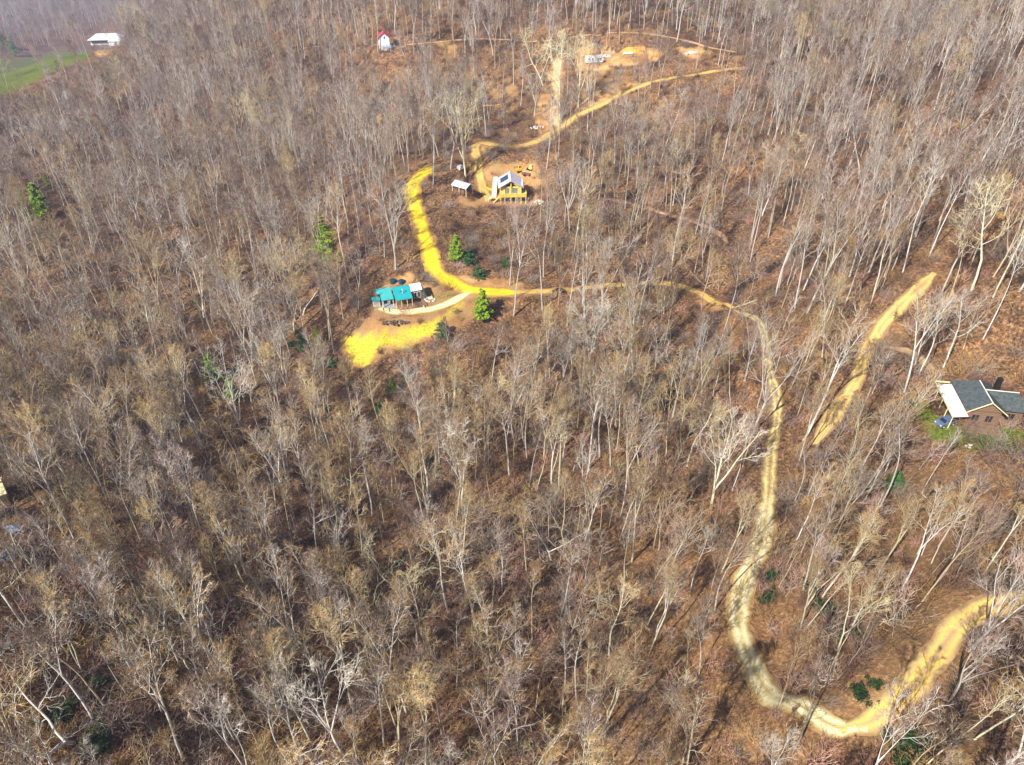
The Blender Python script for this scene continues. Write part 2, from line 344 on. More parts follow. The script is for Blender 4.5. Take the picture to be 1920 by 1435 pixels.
CREEK2 = [(1310,650),(1370,560),(1400,520),(1470,480),(1540,430)]
CW = [np.array([at(*q) for q in spline(c, 3)]) for c in (CREEK, CREEK2)]
ROADD = np.full(GZ.shape, 99.0); ROADZ = np.zeros(GZ.shape); CREEKD = np.full(GZ.shape, 99.0)
def near(Q, rad):
    i0, i1 = np.searchsorted(GX, [Q[:, 0].min()-rad, Q[:, 0].max()+rad]); j0, j1 = np.searchsorted(GY, [Q[:, 1].min()-rad, Q[:, 1].max()+rad])
    X, Y = MX[j0:j1, i0:i1], MY[j0:j1, i0:i1]; D = np.full(X.shape, 99.0); Z = np.zeros(X.shape)
    for q in Q:
        d = np.hypot(X-q[0], Y-q[1]); k = d < D; D[k] = d[k]; Z[k] = q[2]
    return slice(j0, j1), slice(i0, i1), D, Z
for c in CW:
    cc = np.concatenate([c[:-1]+(c[1:]-c[:-1])*t_ for t_ in (0, .25, .5, .75)]); a, b, D, Z = near(cc, 14)
    CREEKD[a, b] = np.minimum(CREEKD[a, b], D)
GZ = GZ-2.2*np.exp(-(CREEKD/4.0)**2)
for (nm, mt, w, px, lab), Q in zip(ROADS, RW):
    a, b, D, Z = near(Q, w/2+9); e = D-w/2; k = np.clip((e-1.6)/4.5, 0, 1); k = k*k*(3-2*k)
    if mt == 'trail': k = np.maximum(k, .25)
    GZ[a, b] = GZ[a, b]*k+(Z)*(1-k); m_ = e < ROADD[a, b]; ROADD[a, b] = np.where(m_, e, ROADD[a, b])
for _ in range(1):                        # where two roads meet, take the height the ground ended with
    for (nm, mt, w, px, lab), Q in zip(ROADS, RW): Q[:, 2] = Q[:, 2]
def lut(G, x, y):
    i = np.clip(np.searchsorted(GX, x)-1, 0, len(GX)-1); j = np.clip(np.searchsorted(GY, y)-1, 0, len(GY)-1); return G[j, i]
# masks drawn over the photo's plan, then read at the ground point each pixel shows
SW, SH, SK = 600, 460, 4            # raster covers -240..2160 x -200..1640
RX, RY = np.meshgrid(np.arange(SW)*SK-240+2, np.arange(SH)*SK-200+2)
def poly(P):
    ins = np.zeros(RX.shape, bool); n = len(P)
    for i in range(n):
        (x0, y0), (x1, y1) = P[i], P[(i+1) % n]
        if y0 == y1: continue
        c = ((y0 > RY) != (y1 > RY)) & (RX < (x1-x0)*(RY-y0)/(y1-y0)+x0); ins ^= c
    return ins
def mread(mask, px, py, default=0.0):
    i = ((px+240)/SK).astype(int); j = ((py+200)/SK).astype(int); ok = (i >= 0) & (i < SW) & (j >= 0) & (j < SH)
    return np.where(ok, mask[np.clip(j, 0, SH-1), np.clip(i, 0, SW-1)], default)
def blur(m, n=2):
    m = m.astype(float)
    for _ in range(n): m = (m+np.roll(m, 1, 0)+np.roll(m, -1, 0)+np.roll(m, 1, 1)+np.roll(m, -1, 1))/5
    return m
HOUSE = [(690,575),(700,560),(712,535),(760,518),(800,528),(815,550),(812,590),(750,600),(700,600)]
clay = np.zeros(RX.shape); grass = np.zeros(RX.shape); dark_soil = np.zeros(RX.shape); straw = np.zeros(RX.shape)
for P, v in (([(690,575),(700,552),(725,520),(770,512),(805,530),(840,545),(900,556),(890,600),(830,640),(760,650),(690,690),(655,692),(632,650),(650,625),(690,598)], .5),
             ([(722,540),(735,520),(768,513),(790,530),(770,540)], 1.),
             ([(850,515),(900,520),(985,530),(985,540),(900,538),(850,527)], .8),
             ([(885,262),(930,262),(918,298),(960,305),(1005,300),(1022,330),(1008,362),(1022,385),(960,391),(930,386),(880,392),(852,380),(856,364),(905,356),(884,300)], .56),
             ([(1085,88),(1120,85),(1155,98),(1200,88),(1240,95),(1235,112),(1180,125),(1145,122),(1120,140),(1088,140),(1080,110)], 1.),
             ([(1262,90),(1330,84),(1340,108),(1290,112)], .7), ([(1090,120),(1180,130),(1170,180),(1080,222),(1060,190)], .42),
             ([(1030,130),(1060,130),(1050,232),(1010,260),(1000,210)], .7), ([(1090,185),(1200,150),(1200,165),(1095,210)], .75),
             ([(790,80),(860,75),(865,120),(845,130),(835,90)], .55), ([(900,155),(960,140),(980,180),(920,190)], .5), ([(1470,1300),(1500,1330),(1480,1340)], .9),
             ([(0,960),(60,970),(60,1010),(0,1040)], .7), ([(1690,880),(1920,860),(1920,980),(1720,1000)], .30), ([(1600,640),(1680,560),(1730,600),(1660,700)], .35),
             ([(1120,1040),(1380,1000),(1480,880),(1900,860),(1920,1435),(1000,1435),(1080,1200)], .34), ([(1748,820),(1772,815),(1775,838),(1752,838)], .9), ([(1300,560),(1352,560),(1356,582),(1322,585)], .6), ([(175,90),(215,92),(195,108),(175,105)], .7)):
    clay = np.maximum(clay, poly(P)*v)
for P, v in (([(1730,770),(1800,795),(1920,800),(1920,850),(1840,850),(1745,832),(1722,800)], .72), ([(1700,740),(1740,740),(1760,800),(1715,790)], .8), ([(690,640),(720,625),(742,628),(735,645),(700,655)], .9), ([(650,640),(680,640),(670,672),(655,668)], .6),
             ([(-100,110),(60,105),(130,85),(178,84),(170,110),(110,135),(20,178),(-100,200)], .6), ([(797,545),(880,550),(850,560),(815,565)], .55), ([(1300,1250),(1330,1260),(1320,1290)], .3)):
    grass = np.maximum(grass, poly(P)*v)
for P, v in (([(640,632),(690,600),(830,596),(890,568),(880,600),(800,652),(700,692),(655,692)], .27), ([(645,632),(690,632),(708,645),(690,688),(659,685),(646,655)], .86), ([(690,630),(760,620),(830,590),(860,565),(880,562),(850,590),(800,615),(790,630),(730,645),(700,650)], .70), ([(770,618),(820,600),(812,625),(780,632)], 1.), ([(800,548),(885,552),(850,562),(812,572),(806,560)], .35),
             ([(730,638),(790,630),(775,660),(735,655)], .5)):
    straw = np.maximum(straw, poly(P)*v)
dark_soil = np.maximum(dark_soil, poly([(715,598),(755,596),(740,612),(722,612)])*.7)  # patch of darker ground below the driveway
clay, grass, dark_soil, straw = blur(clay), blur(grass), blur(dark_soil, 3), blur(straw)
VX, VY, VZc = project(np.stack([MX.ravel(), MY.ravel(), GZ.ravel()], 1)); vis = VZc > 5
soil = np.zeros((GZ.size, 4), np.float32)
rd = ROADD.ravel()
wob = vnoise(MX/6, MY/6, 11).ravel()
bank = np.clip(1-(rd-.2)/(.3+2.0*wob*wob), 0, 1)*.55
strong = np.zeros(GZ.shape)
for (nm, mt, w, px, lab), Q in zip(ROADS, RW):
    if mt in ('trail', 'dirt', 'track', 'gravel'):
        a, b, D, Z = near(Q, w/2+6); strong[a, b] = np.maximum(strong[a, b], np.where(D < w/2+6, .62, 0))
    if mt == 'orange': a, b, D, Z = near(Q, w/2+6); strong[a, b] = np.maximum(strong[a, b], np.where(D < w/2+6, .45, 0))
bank = bank*(1-strong.ravel())
soil[:, 0] = np.maximum(np.where(vis, mread(clay, VX, VY), 0), bank)
soil[:, 1] = np.where(vis, mread(grass, VX, VY), 0)
soil[:, 2] = np.maximum(np.where(vis, mread(dark_soil, VX, VY), 0), .72*np.exp(-(CREEKD.ravel()/2.6)**2)*(rd > 1.5))  # darker ground along the streambed
soil[:, 3] = np.where(vis, mread(straw, VX, VY), 0)
nx, ny = len(GX), len(GY); I = np.arange(nx*ny).reshape(ny, nx)
a_, b_, c_, d_ = I[:-1, :-1].ravel(), I[:-1, 1:].ravel(), I[1:, :-1].ravel(), I[1:, 1:].ravel()
tm = mesh_np('hillside_ground', np.stack([MX.ravel(), MY.ravel(), GZ.ravel()], 1), [np.concatenate([np.stack([a_, b_, d_], 1), np.stack([a_, d_, c_], 1)])], [M['ground']], smooth=True)
ca = tm.color_attributes.new('soil', 'FLOAT_COLOR', 'POINT'); ca.data.foreach_set('color', soil.ravel())
tag(link('ground', tm), 'leaf-covered mountainside with clay banks and clearings', kind='structure')

def road_obj(nm, mt, w, Q, lab):
    T = np.gradient(Q[:, :2], axis=0); T /= np.linalg.norm(T, axis=1)[:, None]+1e-9; Nn = np.stack([-T[:, 1], T[:, 0]], 1)
    cols = 9; V = []; UV = []
    L = np.concatenate([[0], np.cumsum(np.linalg.norm(np.diff(Q[:, :2], axis=0), axis=1))])
    jl = .72+.5*vnoise(L/3.1, L*0+w, 21)+.14*vnoise(L/.9, L*0, 23); jr = .72+.5*vnoise(L/2.7, L*0+w, 22)+.14*vnoise(L/.8, L*0, 24)
    ends = np.clip(np.minimum(L, L[-1]-L)/4.0, .22, 1)**.6
    for c in range(cols):
        u = c/(cols-1)*2-1; off = u*w/2*np.where(u < 0, jl, jr)*ends
        x = Q[:, 0]+Nn[:, 0]*off; y = Q[:, 1]+Nn[:, 1]*off; V.append(np.stack([x, y, hgt(x, y)+.10-.07*abs(u)**3], 1)); UV.append(np.stack([np.full(len(L), c/(cols-1)), L/8], 1))
    V = np.stack(V, 1); UV = np.stack(UV, 1); n = len(Q); I = np.arange(n*cols).reshape(n, cols)
    F = np.stack([I[:-1, :-1].ravel(), I[:-1, 1:].ravel(), I[1:, 1:].ravel(), I[1:, :-1].ravel()], 1)[:, ::-1]
    me = mesh_np(nm, V.reshape(-1, 3), [F], [M[mt]], smooth=True)
    ul = me.uv_layers.new(name='UVMap'); ul.data.foreach_set('uv', UV.reshape(-1, 2)[F.ravel()].astype(np.float32).ravel())
    return tag(link(nm, me), lab, kind='structure')
for i, ((nm, mt, w, px, lab), Q) in enumerate(zip(ROADS, RW)):
    o = road_obj(nm, mt, w, Q, lab); o.location.z = .004*i

# ---------------------------------------------------------------- bare trees
def seg_mesh(S, k):
    """S rows: p0(3) p1(3) r0 r1 -> k-sided tubes, all at once"""
    S = np.asarray(S, float); p0, p1, r0, r1 = S[:, :3], S[:, 3:6], S[:, 6], S[:, 7]
    d = p1-p0; d /= np.linalg.norm(d, axis=1)[:, None]+1e-9
    ref = np.where(np.abs(d[:, 2:3]) > .95, np.array([[1., 0, 0]]), np.array([[0, 0, 1.]])); a = np.cross(d, ref); a /= np.linalg.norm(a, axis=1)[:, None]+1e-9; b = np.cross(d, a)
    V = []
    for P, r in ((p0, r0), (p1, r1)):
        for i in range(k):
            t = 2*math.pi*i/k; V.append(P+(a*math.cos(t)+b*math.sin(t))*r[:, None])
    V = np.stack(V, 1).reshape(-1, 3); n = len(S); base = np.arange(n)[:, None]*2*k
    F = np.concatenate([base+np.array([[i, (i+1) % k, k+(i+1) % k, k+i]]) for i in range(k)])
    return V, F
def unit(v): return v/(np.linalg.norm(v)+1e-9)
def gen_tree(seed, H, r0, form):
    rg = np.random.RandomState(seed); wood = []; fine = []
    P = dict(pole=(.52, 15, .19, 34, .75), vase=(.33, 9, .38, 30, .55), round=(.42, 13, .30, 52, .45), oak=(.20, 11, .55, 58, .12), sapl=(.30, 9, .30, 40, .4), slim=(.60, 11, .15, 30, .8))[form]
    fb, nl, ll, ang, up = P
    wig = {'oak': .26, 'round': .17}.get(form, .12)
    def grow(p, d, L, r, lev, nseg, upk):
        pts = [p]; q = p.copy(); dd = d.copy(); st = L/nseg
        for i in range(nseg):
            dd = unit(dd+rg.normal(0, wig*(1.25 if lev else .42), 3)+np.array([0, 0, upk*.16])); q = q+dd*st; pts.append(q)
        rr = [r*(1-.72*(i/nseg)) for i in range(nseg+1)]
        (wood if lev < 3 else fine).extend([np.concatenate([pts[i], pts[i+1], [rr[i], rr[i+1]]]) for i in range(nseg)])
        return pts, rr, dd
    def side(d, a):
        v = rg.normal(0, 1, 3); v = unit(np.cross(d, v)); return unit(d*math.cos(a)+v*math.sin(a))
    def branch(p, d, L, r, lev):
        nseg = (0, 5, 4, 2, 1)[lev]; pts, rr, dd = grow(p, d, L, r, lev, nseg, up)
        if lev >= 4: return
        nb = (0, 6, 5, 2)[lev]
        if form in ('sapl',): nb = max(2, nb-2)
        for j in range(nb):
            u = .22+.78*(j+rg.uniform(.1, .9))/nb; f = u*nseg; i = min(nseg-1, int(f)); q = pts[i]+(pts[i+1]-pts[i])*(f-i); dl = unit(pts[i+1]-pts[i])
            a = R(rg.uniform(28, 58)); l2 = L*(.52 if lev < 3 else .6)*(1.12-.6*u)*rg.uniform(.7, 1.25)
            branch(q, side(dl, a), max(.35, l2), max((.05, .037, .023, .012)[lev], rr[i]*.5), lev+1)
    lean = np.array([rg.normal(0, .035), rg.normal(0, .035), 1.]); multi = {'vase': rg.randint(2, 5), 'oak': 2}.get(form, 1)
    if form == 'pole' and rg.rand() < .3: multi = 2
    def laterals(pts, rr, lo, n, Lk):
        m = len(pts)-1; ph = rg.uniform(0, 6.28)
        for j in range(n):
            u = lo+(1-lo)*(j+.5)/n; f = min(m-1e-3, u*m); i = int(f); q = pts[i]+(pts[i+1]-pts[i])*(f-i); ph += 2.4+rg.normal(0, .4)
            t = (u-lo)/(1-lo+1e-6); shape = (.65+.75*math.sin(math.pi*min(1, t*.85+.18)))*(1-.45*t)
            a = R(ang*(1.15-.5*t)+rg.normal(0, 7)); ax = unit(pts[i+1]-pts[i]); v = np.array([math.cos(ph), math.sin(ph), 0]); v = unit(v-ax*np.dot(v, ax))
            branch(q, unit(ax*math.cos(a)+v*math.sin(a)), H*ll*Lk*shape*rg.uniform(.75, 1.2), max(.04, min(rr[i]*.5, .105)), 1)
    if multi == 1:
        pts, rr, dd = grow(np.zeros(3), unit(lean), H, r0, 0, 12, .3); laterals(pts, rr, fb, nl, 1)
        if form in ('pole', 'slim'):
            for _ in range(3): # a few low dead stubs
                u = rg.uniform(.2, fb); i = int(u*12); branch(pts[i], unit(np.array([rg.normal(), rg.normal(), .5])), H*.05, .04, 3)
    else:
        h1 = H*fb*rg.uniform(.6, 1.05); pts, rr, dd = grow(np.zeros(3), unit(lean), h1, r0, 0, 5, .3)
        rr5 = rr[-1]; wood[:] = [np.concatenate([w[:6], [r0*(1-.25*i/5), r0*(1-.25*(i+1)/5)]]) for i, w in enumerate(wood)]; ph = rg.uniform(0, 6.28)
        for k in range(multi):
            ph += 6.28/multi+rg.normal(0, .3); a = R({'vase': rg.uniform(9, 24), 'oak': rg.uniform(28, 50)}.get(form, 8))
            d = unit(np.array([math.cos(ph)*math.sin(a), math.sin(ph)*math.sin(a), math.cos(a)])); p2, r2, d2 = grow(pts[-1].copy(), d, (H-h1)*rg.uniform(.82, 1.05), r0*.62, 0, 8, .5)
            laterals(p2, r2, .22, max(4, int(nl*1.6/multi)), .8)
    return np.array(wood), np.array(fine)
KINDS = [  # form, height, radius, bark, twig, number of variants, share
 ('pole', 24, .24, 'bark_grey', 'twig_grey'), ('pole', 26, .26, 'bark_pale', 'twig_tan'), ('pole', 22, .20, 'bark_tan', 'twig_mauve'), ('pole', 25, .25, 'bark_lichen', 'twig_tan'), ('pole', 23, .22, 'bark_grey', 'twig_brown'),
 ('slim', 23, .17, 'bark_pale', 'twig_grey'), ('slim', 21, .15, 'bark_grey', 'twig_mauve'), ('slim', 22, .16, 'bark_tan', 'twig_tan'),
 ('vase', 22, .28, 'bark_pale', 'twig_white'), ('vase', 21, .26, 'bark_lichen', 'twig_lichen'), ('vase', 20, .25, 'bark_grey', 'twig_mauve'), ('vase', 22, .26, 'bark_grey', 'twig_grey'), ('vase', 19, .22, 'bark_tan', 'twig_pink'),
 ('round', 20, .26, 'bark_grey', 'twig_grey'), ('round', 19, .24, 'bark_tan', 'twig_tan'), ('round', 18, .24, 'bark_pale', 'twig_mauve'), ('round', 17, .22, 'bark_dark', 'twig_brown'), ('round', 19, .26, 'bark_lichen', 'twig_lichen'),
 ('oak', 16, .34, 'bark_dark', 'twig_lichen'), ('oak', 15, .32, 'bark_lichen', 'twig_lichen'), ('oak', 17, .34, 'bark_pale', 'twig_white'),
 ('sapl', 10, .09, 'bark_grey', 'twig_pink'), ('sapl', 9, .08, 'bark_tan', 'twig_tan'), ('sapl', 11, .10, 'bark_pale', 'twig_mauve'), ('sapl', 8, .08, 'bark_dark', 'twig_brown'), ('sapl', 10, .09, 'bark_lichen', 'twig_lichen'),
 ('pole', 27, .25, 'bark_grey', 'twig_tan'), ('pole', 21, .18, 'bark_tan', 'twig_brown'), ('pole', 24, .21, 'bark_pale', 'twig_mauve'), ('slim', 24, .16, 'bark_lichen', 'twig_tan'), ('vase', 23, .24, 'bark_tan', 'twig_tan'), ('vase', 18, .20, 'bark_grey', 'twig_brown'), ('round', 21, .24, 'bark_grey', 'twig_mauve'), ('sapl', 12, .09, 'bark_tan', 'twig_tan'), ('sapl', 9, .08, 'bark_grey', 'twig_grey'), ('slim', 20, .15, 'bark_dark', 'twig_brown'),
 ('vase', 24, .36, 'bark_bright', 'twig_bright'), ('oak', 18, .36, 'bark_bright', 'twig_bright'), ('round', 22, .34, 'bark_bright', 'twig_bright'), ('vase', 20, .34, 'bark_bright', 'twig_silver')]
NK = len(KINDS); VB, OB, RB, VS = NK-4, NK-3, NK-2, NK-1
VAR = []
for i, (form, H, r0, bk, tw) in enumerate(KINDS):
    w, f = gen_tree(100+i, H, r0*.82, form)
    big = w[:, 6] > .10; parts = []; n0 = 0; Vs = []; Fs = []
    for S, k in ((w[big], 6), (w[~big], 3)):
        if len(S): v, q = seg_mesh(S, k); Vs.append(v); Fs.append(q+n0); n0 += len(v)
    trunk = mesh_np('tree_trunk', np.concatenate(Vs), [np.concatenate(Fs)], [M[bk]], smooth=True)
    v, q = seg_mesh(f, 3); crown = mesh_np('tree_crown', v, [q], [M[tw]])
    VAR.append((trunk, crown, H, form, bk, tw))
print('segments', sum(len(v[0].polygons)+len(v[1].polygons) for v in VAR))

# where nothing grows, or little (plan polygons), and what must stay in sight
nobase = np.zeros(RX.shape)
for P, v in (([(690,590),(700,545),(722,512),(770,505),(830,530),(905,545),(910,600),(840,625),(790,650),(740,665),(690,695),(645,695),(620,645),(660,610)], 1), ([(830,385),(1005,392),(1005,525),(870,525),(815,440)], .86), ([(848,290),(882,262),(1018,268),(1032,392),(845,388)], .97),
             ([(560,695),(650,695),(800,650),(900,615),(920,690),(800,740),(760,800),(650,790),(590,750)], .82), ([(1078,85),(1335,80),(1330,118),(1090,140)], .93), ([(1090,130),(1210,130),(1160,180),(1060,225),(1000,250),(1020,130)], .8),
             ([(900,150),(1020,140),(1010,265),(900,262)], .75), ([(1730,690),(1800,670),(1930,680),(1960,850),(1735,850)], 1), ([(-30,915),(60,915),(66,1070),(-30,1070)], .93), ([(-200,120),(60,100),(130,80),(250,70),(235,100),(190,108),(110,140),(20,185),(-200,215)], .97), ([(700,70),(760,70),(770,108),(700,108)], .95),
             ([(1085,1060),(1180,1060),(1200,1240),(1330,1330),(1290,1350),(1200,1300)], .35), ([(870,1000),(1000,1000),(1000,1060),(870,1060)], .6), ([(1600,840),(1920,850),(1920,1000),(1640,1020)], .45), ([(1180,1300),(1330,1290),(1400,1430),(1100,1430)], .3)):
    nobase = np.maximum(nobase, poly(P)*v)
keep = np.zeros(RX.shape)
for P, v in (([(870,880),(985,880),(960,1040),(900,1040)], .85), ([(700,1045),(805,1045),(770,1120),(730,1120)], .85), ([(1290,860),(1382,860),(1370,950),(1300,950)], .85), ([(55,1290),(225,1290),(190,1395),(90,1395)], .75), ([(845,640),(930,640),(915,700),(860,700)], .8), ([(600,420),(640,420),(640,470),(600,470)], .97), ([(62,355),(110,355),(110,418),(62,418)], 1), ([(385,675),(455,675),(455,750),(385,750)], .93), ([(550,620),(612,620),(612,690),(550,690)], .8), ([(845,440),(915,440),(915,525),(845,525)], .9), ([(720,715),(750,715),(750,780),(700,780)], .8), ([(1650,890),(1695,890),(1695,925),(1650,925)], .9), ([(688,578),(700,535),(725,518),(760,512),(800,520),(822,550),(820,600),(690,606)], 1), ([(912,385),(912,330),(930,312),(990,308),(1006,330),(1006,388)], 1), ([(842,330),(888,345),(888,372),(842,352)], .85), ([(708,54),(742,54),(745,104),(710,104)], 1), ([(172,52),(226,52),(226,84),(172,84)], .98),
             ([(1750,700),(1800,680),(1925,700),(1925,800),(1790,800),(1750,740)], .6), ([(1755,705),(1800,705),(1825,795),(1785,795)], .95), ([(1092,95),(1150,95),(1150,124),(1092,124)], .92), ([(1162,90),(1192,90),(1192,110),(1162,110)], .85), ([(1280,88),(1316,88),(1316,106),(1280,106)], .85),
             ([(-20,925),(35,925),(30,980),(-20,985)], .85), ([(640,600),(860,560),(900,600),(720,690),(645,690)], .9), ([(1020,528),(1065,528),(1065,560),(1020,560)], .88), ([(-20,112),(60,100),(172,74),(178,108),(110,138),(30,178),(-20,190)], .93), ([(1298,555),(1360,555),(1360,590),(1298,590)], .7)):
    keep = np.maximum(keep, poly(P)*v)
def paint(Q, wpx, v):
    for q in spline(Q, 10): keep[:] = np.maximum(keep, ((RX-q[0])**2+(RY-q[1])**2 < wpx**2)*v)
RV = [.99, .15, .9, .80, .8, .45, .6, .80, .4, .86, .98, .93, .3]; RWID = [22, 8, 9, 10, 8, 5, 14, 15, 6, 15, 24, 20, 5]
for (nm, mt, w, px, lab), v, wp in zip(ROADS, RV, RWID): paint([p for p in px], wp, v)
keep[(np.hypot(RX-1540, RY-860) < 45)] = .3
seed_all(7)
def density_grid(x0, x1, y0, y1, s):
    xs, ys = np.meshgrid(np.arange(x0, x1, s), np.arange(y0, y1, s)); xs = xs+np.random.uniform(-.48, .48, xs.shape)*s; ys = ys+np.random.uniform(-.48, .48, ys.shape)*s
    return xs.ravel(), ys.ravel()
ax1, ay1 = density_grid(-330, 330, 6, 470, 5.35); ax2, ay2 = density_grid(-1100, 420, 470, 1650, 10.5); ax3, ay3 = density_grid(-640, -330, 200, 470, 8.2)
ax4, ay4 = density_grid(-140, 150, 6, 170, 5.9); X = np.concatenate([ax1, ax2, ax3, ax4]); Y = np.concatenate([ay1, ay2, ay3, ay4]); Z = hgt(X, Y)
bx, by, bd = project(np.stack([X, Y, Z], 1))
rn = np.random.rand(len(X)); rn = np.where((np.arange(len(X)) >= len(X)-len(ax4)) & (by < 700), -1., rn); tier = np.where(Y > 470, 1, 0)
clump = vnoise(X/14, Y/14, 31)*.6+vnoise(X/37, Y/37, 32)*.4
ok = (bd > 20) & (bx > -200) & (bx < 2120) & (by > -190) & (by < 1625) & (rn > mread(nobase, bx, by)) & (lut(ROADD, X, Y) > 1.1) & (lut(CREEKD, X, Y) > 2.8) & (np.random.rand(len(X)) < .62+.7*clump)
X, Y, Z, bx, by, bd = (v[ok] for v in (X, Y, Z, bx, by, bd)); n = len(X)
# choice of kind by patch: poles mid-picture, broad crowns left and low, saplings everywhere
pt1, pt2 = vnoise(X/30, Y/30, 41), vnoise(X/22, Y/22, 42)
W = np.ones((n, len(VAR)))
for k, (tr, cr, H, form, bk, tw) in enumerate(VAR):
    w = {'pole': 1.25, 'slim': .95, 'vase': .75, 'round': .6, 'oak': .16, 'sapl': .55}[form]*np.ones(n)
    if form in ('pole', 'slim'): w = w*(.6+1.3*pt1)
    if form in ('vase', 'round'): w = w*(1.5-1.0*pt1)*(1+.5*(bx < 600))*(1-.4*(by > 850))
    if form in ('pole', 'slim'): w = w*(1+.3*(by > 850))
    if form == 'sapl': w = w*(1+1.3*(by > 700))
    if form == 'oak': w = w*(.5+.8*(by > 900))
    if bk == 'bark_dark' or tw == 'twig_brown': w = w*(1.2+.8*(by < 600))
    if tw in ('twig_mauve', 'twig_grey', 'twig_brown'): w = w*(1+1.6*(by < 480))
    if tw in ('twig_lichen', 'twig_tan'): w = w*(.45+.0016*np.clip(by, 0, 1400))
    if tw in ('twig_white',) or bk == 'bark_pale': w = w*(.7+.9*(bx < 700)*(by > 550)+.3*(bx > 1500))
    if tw in ('twig_white', 'twig_grey', 'twig_mauve'): w = w*(1+3*(Y > 470))  # paler twigs beyond the crest put some of the haze into colour
    if tw == 'twig_pink': w = w*(.4+1.2*pt2)
    W[:, k] = w*(0 if bk == 'bark_bright' else 1)
W /= W.sum(1)[:, None]; vi = (np.cumsum(W, 1) < np.random.rand(n)[:, None]).sum(1).clip(0, len(VAR)-1)
Hs = np.array([v[2] for v in VAR])[vi]; wid = np.array([{'pole': 2.6, 'slim': 2., 'vase': 4.5, 'round': 4.2, 'oak': 5., 'sapl': 1.8}[v[3]] for v in VAR])[vi]
sc = np.random.uniform(.74, 1.16, n)*np.where(Y > 470, 1.15, 1.)*np.where((bx > 1350) & (by > 650), .78, 1.)*(1-.17*np.clip((by-700)/350, 0, 1)); yaw = np.random.uniform(0, 2*math.pi, n); tx, ty = np.random.normal(0, .045, n), np.random.normal(0, .045, n)
def axis_pts(t, off=0.0):
    h = Hs*sc*t; P = np.stack([X+ty*h+off, Y-tx*h, Z+h], 1); return project(P)
hide = np.zeros(n)
for t, off, k in ((.08, 0, .55), (.2, 0, .45), (.35, 0, .5), (.5, 0, .75), (.65, 0, .95), (.8, 0, 1), (.95, 0, 1), (.55, -.7, .8), (.55, .7, .8), (.72, -1, 1), (.72, 1, 1), (.9, -.7, 1), (.9, .7, 1)):
    px_, py_, _ = axis_pts(t, off*wid*sc); hide = np.maximum(hide, mread(keep, px_, py_)*k)
ok = np.random.rand(n) > np.minimum(hide, 1)
X, Y, Z, bx, by, bd, vi, Hs, wid, sc, yaw, tx, ty = (v[ok] for v in (X, Y, Z, bx, by, bd, vi, Hs, wid, sc, yaw, tx, ty)); n = len(X)
# trees of the photo one can pick out: base pixel, variant, scale, tilt (x, y), label
VASEW, VASEL, OAKD, OAKL, OAKW, ROUNDP, POLEP, VASEG, ROUNDT, ROUNDL, VASEP = 8, 9, 18, 19, 20, 15, 1, 11, 14, 17, 12
HERO = [(928,1035,OAKD,1.0,.02,0,'crooked tree with a dark trunk and yellowish-green limbs, above the streambed in the middle'),
 (752,1118,OB,.72,0,0,'low spreading yellow-green tree below the streambed, fanning out from one point'), (140,1395,OAKW,.95,0,0,'broad pale tree spreading wide near the bottom left corner'),
 (1332,955,VS,.98,0,.02,'whitish fan-shaped tree left of the narrow two-track road'), (1822,545,RB,.95,0,.08,'large pale many-limbed tree above the grey-roofed house'),
 (1050,226,RB,1.3,0,-.02,'big pale yellow-green tree beside the straight clay strip near the top'), (1018,160,OB,1.15,0,-.12,'whitish tree leaning left beside the big yellow-green tree'),
 (1084,204,VB,1.1,0,.0,'tall yellowish tree just left of the camper trailer'), (873,332,VB,1.15,0,-.05,'big grey-green tree with many forks above the open carport'), (845,318,VASEG,1.2,0,-.05,'grey forked tree left of the big tree above the carport'),
 (1507,826,POLEP,1.08,0,.05,'tall leaning white trunk left of the orange clay road'), (885,700,VASEP,.62,0,0,'small pinkish vase-shaped tree below the clearing'), (742,506,VASEW,1.2,0,-.03,'tall whitish forked tree between the yellow road and the teal-roofed house'),
 (1768,690,ROUNDP,.85,0,.03,'rounded pinkish tree above the grey-roofed house'), (112,862,ROUNDT,1.0,0,-.05,'rounded golden-tan tree near the left edge'), (1815,1225,VASEG,.72,.03,.07,'grey leaning tree overhanging the orange road near the right edge'),
 (1486,1412,16,.7,0,.03,'dark spindly tree at the near edge of the gravel road'), (1338,858,16,.9,0,0,'dark-trunked tree standing left of the narrow two-track road'), (1412,815,VASEG,1.1,0,.04,'grey tree beside the top of the narrow two-track road'), (460,830,VASEW,1.1,0,-.06,'large white-limbed tree on the slope below the yellow clearing')]
HP = [at(a, b) for a, b, *_ in HERO]
dmin = np.full(n, 99.)
for p in HP: dmin = np.minimum(dmin, np.hypot(X-p[0], Y-p[1]))
ok = dmin > 3.2
X, Y, Z, bx, by, bd, vi, Hs, wid, sc, yaw, tx, ty = (v[ok] for v in (X, Y, Z, bx, by, bd, vi, Hs, wid, sc, yaw, tx, ty)); n = len(X)
print('trees', n)
